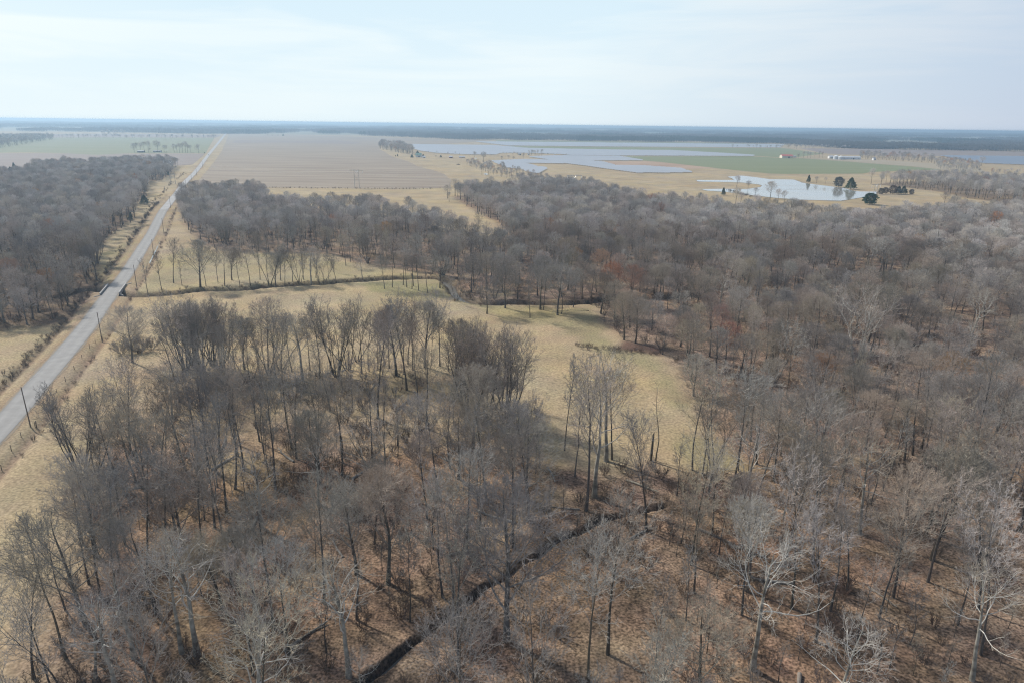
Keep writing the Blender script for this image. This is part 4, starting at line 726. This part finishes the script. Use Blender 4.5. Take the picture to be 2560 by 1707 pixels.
# roadside fence of old wooden posts
fx = [(3, 1168), (28.6, 1124), (53, 1090), (87, 1062.5), (116, 1019), (141.5, 979.5), (164, 952), (186, 922), (205, 895), (224, 870), (238, 856), (256, 846)]
fo = empty('wire_fence', (*G(116, 1019), 0)); tag(fo, 'old wooden post and wire fence beside the road in the lower left', 'fence')
tops = []
for k, (px, py) in enumerate(fx):
    x, y = G(px, py); z = float(ground_z(x, y)); b = MB(); hp = 1.45+.25*math.sin(k*2.3); lx = .08*math.sin(k*5.1); b.tube((0, 0, -.3), (lx, 0, hp), .075, .065, 8)
    if k == 3: b.tube((.25, .1, -.3), (.3, .1, 1.7), .12, .1, 8)
    o = b.build('fence_post', M['post_wood'], fo); o.location = Vector((x, y, z))-fo.location; tops.append(Vector((x, y, z)))
for hz in (.5, .85, 1.2):
    b = MB()
    for a_, b_ in zip(tops[:-1], tops[1:]): b.tube(a_+Vector((0, 0, hz)), b_+Vector((0, 0, hz)), .006, n=3)
    o = b.build('wire', M['wire'], fo); o.location = -fo.location
# the bridge
bl = [Vector((*G(*p), 0)) for p in ((257.6, 734), (271.7, 714), (303, 733.5), (317.5, 711.5))]
xb, yb, tb = road_frame(284, 725); ang_b = math.atan2(tb[1], tb[0])+math.pi
br = empty('road_bridge', (xb, yb, 0), ang_b); tag(br, 'short concrete road bridge over the creek with pale parapets', 'bridge')
Lb = (bl[3]-bl[2]).length*.5+.6
MB().box((0, 0, -.35), (2*Lb, 7.4, .6)).build('deck', M['concrete'], br)
for s_ in (-1, 1):
    b = MB(); b.box((0, s_*3.55, .45), (2*Lb, .28, .75)); b.box((0, s_*3.55, .86), (2*Lb+.3, .42, .10))
    for k in range(-2, 3): b.box((k*Lb/2.2, s_*3.72, .42), (.35, .12, .62))
    b.build('parapet', M['concrete'], br)
    b = MB()
    for e_ in (-1, 1): b.box((e_*(Lb+1.2), s_*4.4, -.9), (3.2, .3, 2.2), e_*s_*.6)
    b.build('wing_wall', M['concrete'], br)
b = MB()
for e_ in (-1, 1): b.box((e_*(Lb-.2), 0, -1.7), (.6, 7.2, 2.2))
b.build('abutment', M['concrete'], br)
# pale strips of standing water in the road ditches
for pts in ([(316, 659), (325, 646), (334, 633)], [(299, 672), (306, 664), (310, 657)], [(371.5, 656), (386, 627), (403, 592)]):
    Q = smooth(GP(pts), 8); tag(ribbon(Q, .35+.25, -.52, 'ditch_water', M['water'], follow=False), kind='structure')

# ------------------------------------------------------------------ H-frame pylons and their cables
def pylon(px, py, ty, rz, lb):
    x, y = G(px, py); h = min(27, HG(px, py, ty)); t_ = empty('power_pylon', (x, y, 0), rz); tag(t_, lb, 'pylon', 'wooden H frame power pylons')
    for s_ in (-1, 1): MB().tube((s_*2.6, 0, -1), (s_*2.6, 0, h), .28, .18, 10).build('leg', M['weathered_wood'], t_)
    MB().box((0, 0, h-1.0), (15.0, .32, .38)).build('crossarm', M['weathered_wood'], t_)
    b = MB(); b.tube((-2.6, 0, h*.42), (2.6, 0, h*.68), .13); b.tube((2.6, .3, h*.42), (-2.6, .3, h*.68), .13); b.tube((-2.6, 0, h*.4), (2.6, 0, h*.4), .1); b.build('cross_brace', M['weathered_wood'], t_)
    for cx in (-7.1, 7.1): MB().tube((cx, 0, h-1.1), (cx, 0, h-4.0), .17, .17, 8).build('insulator', M['insulator'], t_)
    b = MB(); b.tube((-1.9, 0, h-1.1), (0, 0, h-3.4), .24, .24, 8); b.tube((1.9, 0, h-1.1), (0, 0, h-3.4), .24, .24, 8); b.build('insulator', M['insulator'], t_)
    c_, s2 = math.cos(rz), math.sin(rz)
    return [Vector((x+c_*q, y+s2*q, zz)) for q, zz in ((-7.1, h-4), (0, h-3.4), (7.1, h-4), (-2.6, h), (2.6, h))]
pyl = [pylon(433, 461, 400, .12, 'tall wooden H frame pylon beside the road'), pylon(893, 472, 424, -.1, 'H frame pylon at the hedge of the stubble field'), pylon(1434, 497, 437, .1, 'grey H frame pylon rising out of the big wood'), pylon(2185, 500, 459, .5, 'H frame pylon standing at the right end of the pond')]
gl = G(-420, 462); hl = 22.; off = [Vector((gl[0], gl[1]+q*.9, zz)) for q, zz in ((7.1, hl-4), (0, hl-3.4), (-7.1, hl-4), (2.6, hl), (-2.6, hl))]
gr_ = G(3000, 520); offr = [Vector((gr_[0], gr_[1]+q, zz)) for q, zz in ((-7.1, hl-4), (0, hl-3.4), (7.1, hl-4), (-2.6, hl), (2.6, hl))]
spans = [off]+pyl+[offr]
for k in range(5):
    b = MB()
    for A_, B_ in zip(spans[:-1], spans[1:]):
        n__ = 18; sag = (B_[k]-A_[k]).length*.018
        pts = [A_[k].lerp(B_[k], t_/n__)-Vector((0, 0, sag*4*(t_/n__)*(1-t_/n__))) for t_ in range(n__+1)]
        rr_ = (.085 if A_ is off else .03) if k < 3 else .02
        for a_, b_ in zip(pts[:-1], pts[1:]): b.tube(a_, b_, rr_, n=4)
    o = b.build('power_line', M['cable']); tag(o, ('front', 'middle', 'rear', 'front shield', 'rear shield')[k]+' wire of the line slung between the H frame pylons', 'power line', 'wires of the H frame power line')

# ------------------------------------------------------------------ farm buildings
def at(px, py, z=0): x, y = G(px, py); return Vector((x, y, z))
def wpx(px0, px1, py): a_, b_ = G(px0, py), G(px1, py); return math.hypot(a_[0]-b_[0], a_[1]-b_[1])
def building(name, px0, px1, py, ty, depth, rz, wall, roof, label, cat, door=True, windows=2, eave=.62, group=None, pitch_over=.4):
    c = at((px0+px1)/2, py); w = wpx(px0, px1, py); h = HG((px0+px1)/2, py, ty); d = depth; o = empty(name, (c.x, c.y+d/2, 0), rz); tag(o, label, cat, group)
    he = h*eave; b = MB(); b.prism([(-d/2, -.3), (d/2, -.3), (d/2, he), (0, h-.15), (-d/2, he)], -w/2, w/2); b.build('wall', M[wall], o)
    b = MB(); p_ = pitch_over
    for s_ in (-1, 1):
        y0, z0 = s_*(d/2+p_), he-(h-he)/(d/2)*p_
        v = [(-w/2-p_, y0, z0+.12), (w/2+p_, y0, z0+.12), (w/2+p_, 0, h+.06), (-w/2-p_, 0, h+.06)]; b.face(v); b.face([(q[0], q[1], q[2]+.18) for q in v][::-1]); b.face([v[0], v[1], (v[1][0], v[1][1], v[1][2]+.18), (v[0][0], v[0][1], v[0][2]+.18)])
    b.build('roof', M[roof], o)
    if door: MB().box((w*.12, -d/2-.04, he*.38), (min(3.2, w*.25), .1, he*.76)).build('door', M['dark_wall'], o)
    for k in range(windows):
        f = MB().box((-w*.38+k*w*.76/max(1, windows-1) if windows > 1 else -w*.25, -d/2-.03, he*.6), (1.3, .1, 1.1)).build('window', M['glass_dark'], o)
    return o
building('farmhouse', 1039, 1053, 394, 383.5, 10, 0, 'white_paint', 'green_roof', 'white two storey farmhouse with a pale green roof', 'house', windows=4, eave=.5)
building('shed', 1056, 1063, 395.5, 391, 6, .1, 'white_paint', 'galvanised', 'small white shed right of the green roofed house', 'shed', windows=1)
building('barn', 1123, 1131, 396, 391, 8, 0, 'red_wall', 'galvanised', 'small dark red barn in the distant farmyard', 'barn', windows=0)
building('mobile_home', 1148, 1162, 395, 391.5, 5, 0, 'grey_wall', 'galvanised', 'long low grey home right of the red barn', 'house', windows=3)
building('farmhouse', 1296, 1303, 389, 384, 8, 0, 'cream_metal', 'grey_wall', 'cream house at the edge of the solar field', 'house', windows=2)
building('shed', 1319, 1324, 389, 385, 6, 0, 'white_paint', 'grey_wall', 'small white shed left of the farm trees in the solar field', 'shed', windows=0)
building('long_shed', 342, 359, 382, 377.5, 9, 0, 'dark_wall', 'white_paint', 'long dark walled shed with a white roof in the farmyard left of the road', 'shed', door=True, windows=3, eave=.7)
building('shed', 382, 401, 381.5, 377, 9, 0, 'grey_wall', 'grey_wall', 'low grey shed under the big forked tree', 'shed', windows=3, eave=.7)
building('machine_shed', 1959, 1982, 396.5, 387.5, 26, -.12, 'cream_metal', 'red_metal', 'cream machine shed with a red roof beyond the green field', 'shed', windows=0, eave=.6)
building('shed', 1983, 1990, 394.5, 390.5, 9, 0, 'white_paint', 'grey_wall', 'little pale shed touching the cream machine shed', 'shed', windows=0)
building('long_shed', 2109, 2148, 399.5, 392, 12, -.05, 'galvanised', 'galvanised', 'long grey metal shed right of the grain bins', 'shed', windows=5, eave=.7)
building('shed', 2074, 2083, 397, 390, 10, 0, 'white_paint', 'galvanised', 'white shed left of the grain bins', 'shed', windows=0)
building('farmhouse', 2184, 2189, 401.5, 394.5, 8, 0, 'white_paint', 'grey_wall', 'white house with a steep gable among trees right of the long grey shed', 'house', windows=2, eave=.55)
def bin_(px0, px1, py, ty, label):
    c = at((px0+px1)/2, py); w = wpx(px0, px1, py)/2; h = HG((px0+px1)/2, py, ty); o = empty('grain_bin', c); tag(o, label, 'grain bin', 'silver grain bins')
    b = MB(); b.tube((0, 0, -.2), (0, 0, h*.72), w, n=28)
    for k in range(1, 8): b.tube((0, 0, h*.09*k), (0, 0, h*.09*k+.1), w+.06, n=28)
    b.build('wall', M['galvanised'], o); b = MB(); b.tube((0, 0, h*.72), (0, 0, h*.97), w+.15, w*.15, 28); b.tube((0, 0, h*.97), (0, 0, h), w*.13, n=12); b.build('roof', M['white_paint'], o)
    MB().box((0, -w-.08, 1.1), (1.0, .12, 2.0)).build('door', M['grey_wall'], o)
bin_(2084, 2095, 399, 388.5, 'left silver grain bin beyond the green field'); bin_(2095.5, 2107, 399.5, 389.8, 'right silver grain bin beside the long grey shed')
# small things on the far farm
def hay(px, py, lb):
    c = at(px, py); o = empty('brush_pile', c); tag(o, lb, 'brush pile'); b = MB()
    for k in range(60):
        a_ = random.uniform(0, 6.28); q = random.uniform(0, 4); b.tube((math.cos(a_)*q, math.sin(a_)*q*.6, random.uniform(0, .5)), (math.cos(a_+random.uniform(-.6, .6))*q*.4, math.sin(a_)*q*.3, random.uniform(.6, 2.4)), .12, .05, 5)
    b.build('branches', M['brush'], o)
hay(1146, 413, 'rusty brown brush pile in the pale pasture below the red barn')
# the car coming down the road
x, y, tc_ = road_frame(521, 389); ca = empty('parked_car', (x, y, .12), math.atan2(tc_[1], tc_[0])); tag(ca, 'pale green car far down the road beside the farmyard row', 'car')
b = MB(); b.prism([(-.9, .35), (.9, .35), (.9, .95), (.8, 1.0), (-.8, 1.0), (-.9, .95)], -2.3, 2.3); b.build('body', M['car_paint'], ca)
b = MB(); v0 = [(-1.7, -.78, 1.0), (1.0, -.78, 1.0), (.4, -.62, 1.5), (-1.3, -.62, 1.5)]; v1 = [(p_[0], -p_[1], p_[2]) for p_ in v0]; b.face(v0); b.face(v1[::-1])
for i in range(4): b.face([v0[i], v1[i], v1[(i+1) % 4], v0[(i+1) % 4]])
b.build('window', M['glass_dark'], ca)
for wx in (-1.45, 1.45):
    for wy in (-.85, .85): MB().tube((wx, wy-.1, .33), (wx, wy+.1, .33), .34, n=16).build('wheel', M['tyre'], ca)
V['shrub'] = variant('bush', 75, mats=('limb', 'limb', 'twig'), h=5, r0=.05, fb=.1, limbs=7, ang=.6, cw=.30, n2=5, n3=5, n4=4, stems=14, flare=(.75), rtw=.013)
for (px, py, hh_, lb) in ((305, 884, 4.6, 'dense rounded grey shrub at the left side of the lone spreading tree'), (350, 880, 5.2, 'dense rounded grey shrub at the right side of the lone spreading tree'), (378, 872, 4.2, 'low grey shrub between the lone tree and the round clump'), (330, 868, 4.8, 'rounded grey shrub just behind the lone spreading tree')):
    x, y = G(px, py); place('shrub', x, y, hh_, px, 'bush', lb, 'shrub', 'shrubs round the lone spreading tree')
# fallen logs on the forest floor
lg = None; r = np.random.default_rng(77); Pl = darts(FRONT, 11, 501, clear=CL)[:400]; Pl = Pl[(Pl[:, 1] < 200) & (Pl[:, 1] > 72) & (np.abs(Pl[:, 0]/Pl[:, 1]) < .72)][:36]
for (x, y) in Pl:
    if lg is None:
        b = MB(); pts = [Vector((0, 0, .12)), Vector((2.5, .15, .2)), Vector((5, .1, .22)), Vector((7.6, -.3, .5))]; rr_ = (.27, .22, .17, .09)
        for i in range(3): b.tube(pts[i], pts[i+1], rr_[i], rr_[i+1], 9)
        for q, w_, l_ in ((4.2, 1, 1.6), (5.6, -1, 2.0), (6.6, 1, 1.5)): b.tube((q, 0, .25), (q+l_*.7, w_*l_*.7, .9), .08, .03, 6)
        o = b.build('fallen_log', M['limb']); lg = o
    else: o = lg.copy(); col.objects.link(o)
    o.location = (x, y, float(ground_z(x, y))); o.rotation_euler = (0, 0, r.uniform(0, 6.28)); s_ = r.uniform(.6, 1.15); o.scale = (s_, s_, s_); tag(o, 'grey fallen log lying on the leaf litter of the near wood', 'log', 'fallen logs on the forest floor')
# fallen tree on the meadow edge
x, y = G(1470, 783); V['fallen'] = V['white2']; ft = place('tall3', x, y, 13, 0, 'fallen_tree', 'fallen tree lying with its branches on the grass at the meadow edge', 'fallen tree'); ft.rotation_euler = (0, R(-88), R(8)); ft.location.z += .8
x, y = G(1627, 1152); sn = empty('tree_snag', (x, y, float(ground_z(x, y)))); tag(sn, 'short broken dark snag left of the thin dead tree', 'snag'); b = MB(); b.tube((0, 0, -.3), (.1, 0, 6.2), .3, .22, 9); b.tube((.1, 0, 6.2), (.3, .1, 6.9), .2, .05, 6); b.build('trunk', M['bark'], sn)

# ------------------------------------------------------------------ solar fields: rows of tilted panels on posts
def solar(px, label, mat='panel', pitch=9.0, zt=2.0, yaw=0.):
    P = GP(px); c = P.mean(0); o = empty('solar_array', (c[0], c[1], 0)); tag(o, label, 'solar panels', 'solar panel fields')
    ca_, sa_ = math.cos(yaw), math.sin(yaw); Q = (P-c)@np.array([[ca_, -sa_], [sa_, ca_]]); y0, y1 = Q[:, 1].min(), Q[:, 1].max(); Vv, F, V2, F2 = [], [], [], []
    def toW(x, y, z): return (x*ca_-y*sa_, x*sa_+y*ca_, z)
    yy = y0+1
    while yy < y1:
        xsn = []
        for i in range(len(Q)):
            a_, b_ = Q[i], Q[(i+1) % len(Q)]
            if (a_[1] > yy) != (b_[1] > yy): xsn.append(a_[0]+(yy-a_[1])*(b_[0]-a_[0])/(b_[1]-a_[1]))
        xsn.sort()
        for xa, xc in zip(xsn[::2], xsn[1::2]):
            L_ = 58.; x_ = xa
            while x_ < xc-6:
                xe = min(x_+L_, xc); n0 = len(Vv); ya, yb_, za, zb = yy-3.0, yy+3.0, zt-.75, zt+.75
                Vv += [toW(x_, ya, za), toW(xe, ya, za), toW(xe, yb_, zb), toW(x_, yb_, zb), toW(x_, ya, za-.12), toW(xe, ya, za-.12), toW(xe, yb_, zb-.12), toW(x_, yb_, zb-.12)]
                F += [(n0, n0+1, n0+2, n0+3), (n0+7, n0+6, n0+5, n0+4), (n0, n0+4, n0+5, n0+1), (n0+3, n0+2, n0+6, n0+7)]
                for q in np.arange(x_+3, xe-2, 9):
                    n1 = len(V2); V2 += [toW(q-.12, yy, 0), toW(q+.12, yy, 0), toW(q+.12, yy, zt), toW(q-.12, yy, zt), toW(q, yy-.12, 0), toW(q, yy+.12, 0), toW(q, yy+.12, zt), toW(q, yy-.12, zt)]; F2 += [(n1, n1+1, n1+2, n1+3), (n1+4, n1+5, n1+6, n1+7)]
                x_ = xe+1.2
        yy += pitch*(1 if yy < 1700-c[1] else 1.0)
    p_ = link('panels', np_mesh('panels', Vv, F, [M[mat]]), o); p_['kind'] = 'stuff'; q_ = link('posts', np_mesh('posts', V2, F2, [M['steel_dark']]), o); q_['kind'] = 'stuff'
solar([(1190, 355.5), (1330, 357), (1500, 358.5), (1960, 363), (1950, 370), (1780, 369.3), (1500, 367.8), (1268, 365.3)], 'farthest long pale strip of solar panels below the hazy woods')
solar([(1010, 362.5), (1230, 365), (1320, 372.5), (1520, 376.5), (1680, 378), (1772, 383), (1887, 390), (1881, 392), (1500, 390.5), (1425, 389.5), (1400, 387), (1290, 383.5), (1250, 384.5), (1240, 388.2), (1165, 388), (1089, 383.8), (1051, 378.5), (1029, 372)], 'widest field of pale solar panels behind the two farmsteads')
solar([(1323, 394), (1390, 391.5), (1549, 393), (1610, 403), (1500, 403.3), (1377, 401.5)], 'wedge of solar panels between the dark track and the rusty soil')
solar([(1229, 405), (1309, 401.2), (1377, 402.6), (1473, 404.2), (1511, 408), (1541, 416.4), (1609, 417.4), (1704, 424.2), (1730, 433), (1663, 434.5), (1590, 434), (1500, 422), (1472, 417.6), (1415, 410.5), (1314, 409.8)], 'solar panels in a bent band around the rusty soil patch')
solar([(1232, 407), (1312, 411), (1336, 416.3), (1370, 423), (1344, 437), (1318, 432), (1300, 424), (1265, 421), (1250, 414)], 'nearest small triangle of solar panels behind the bare creek trees')
solar([(2350, 391), (2560, 393.5), (2900, 400), (2900, 424), (2560, 413.5), (2460, 410), (2424, 405), (2380, 396)], 'dark blue solar panels at the right edge', 'panel_blue')

# ------------------------------------------------------------------ haze
b = MB(); b.box((0, 11500, 35.5-2), (56000, 26000, 78)); hz = b.build('haze', None) if False else None
me = bpy.data.meshes.new('haze'); b.bm.to_mesh(me); b.bm.free(); hz = link('haze', me); tag(hz, kind='stuff')
mz = bpy.data.materials.new('haze'); mz.use_nodes = True; t = mz.node_tree; t.nodes.clear(); o_ = nd(t, 'ShaderNodeOutputMaterial'); pv = nd(t, 'ShaderNodeVolumePrincipled')
pv.inputs['Color'].default_value = (.54, .75, .95, 1); pv.inputs['Density'].default_value = 1.8e-4; pv.inputs['Anisotropy'].default_value = .35
t.links.new(pv.outputs[0], o_.inputs['Volume']); me.materials.append(mz); mz.cycles.homogeneous_volume = True if hasattr(mz, 'cycles') else None
print('TREES', len(rows), 'bare heroes', n_bare, 'brush', len(PB), len(PR), 'belts', len(PBt), 'far', len(P))
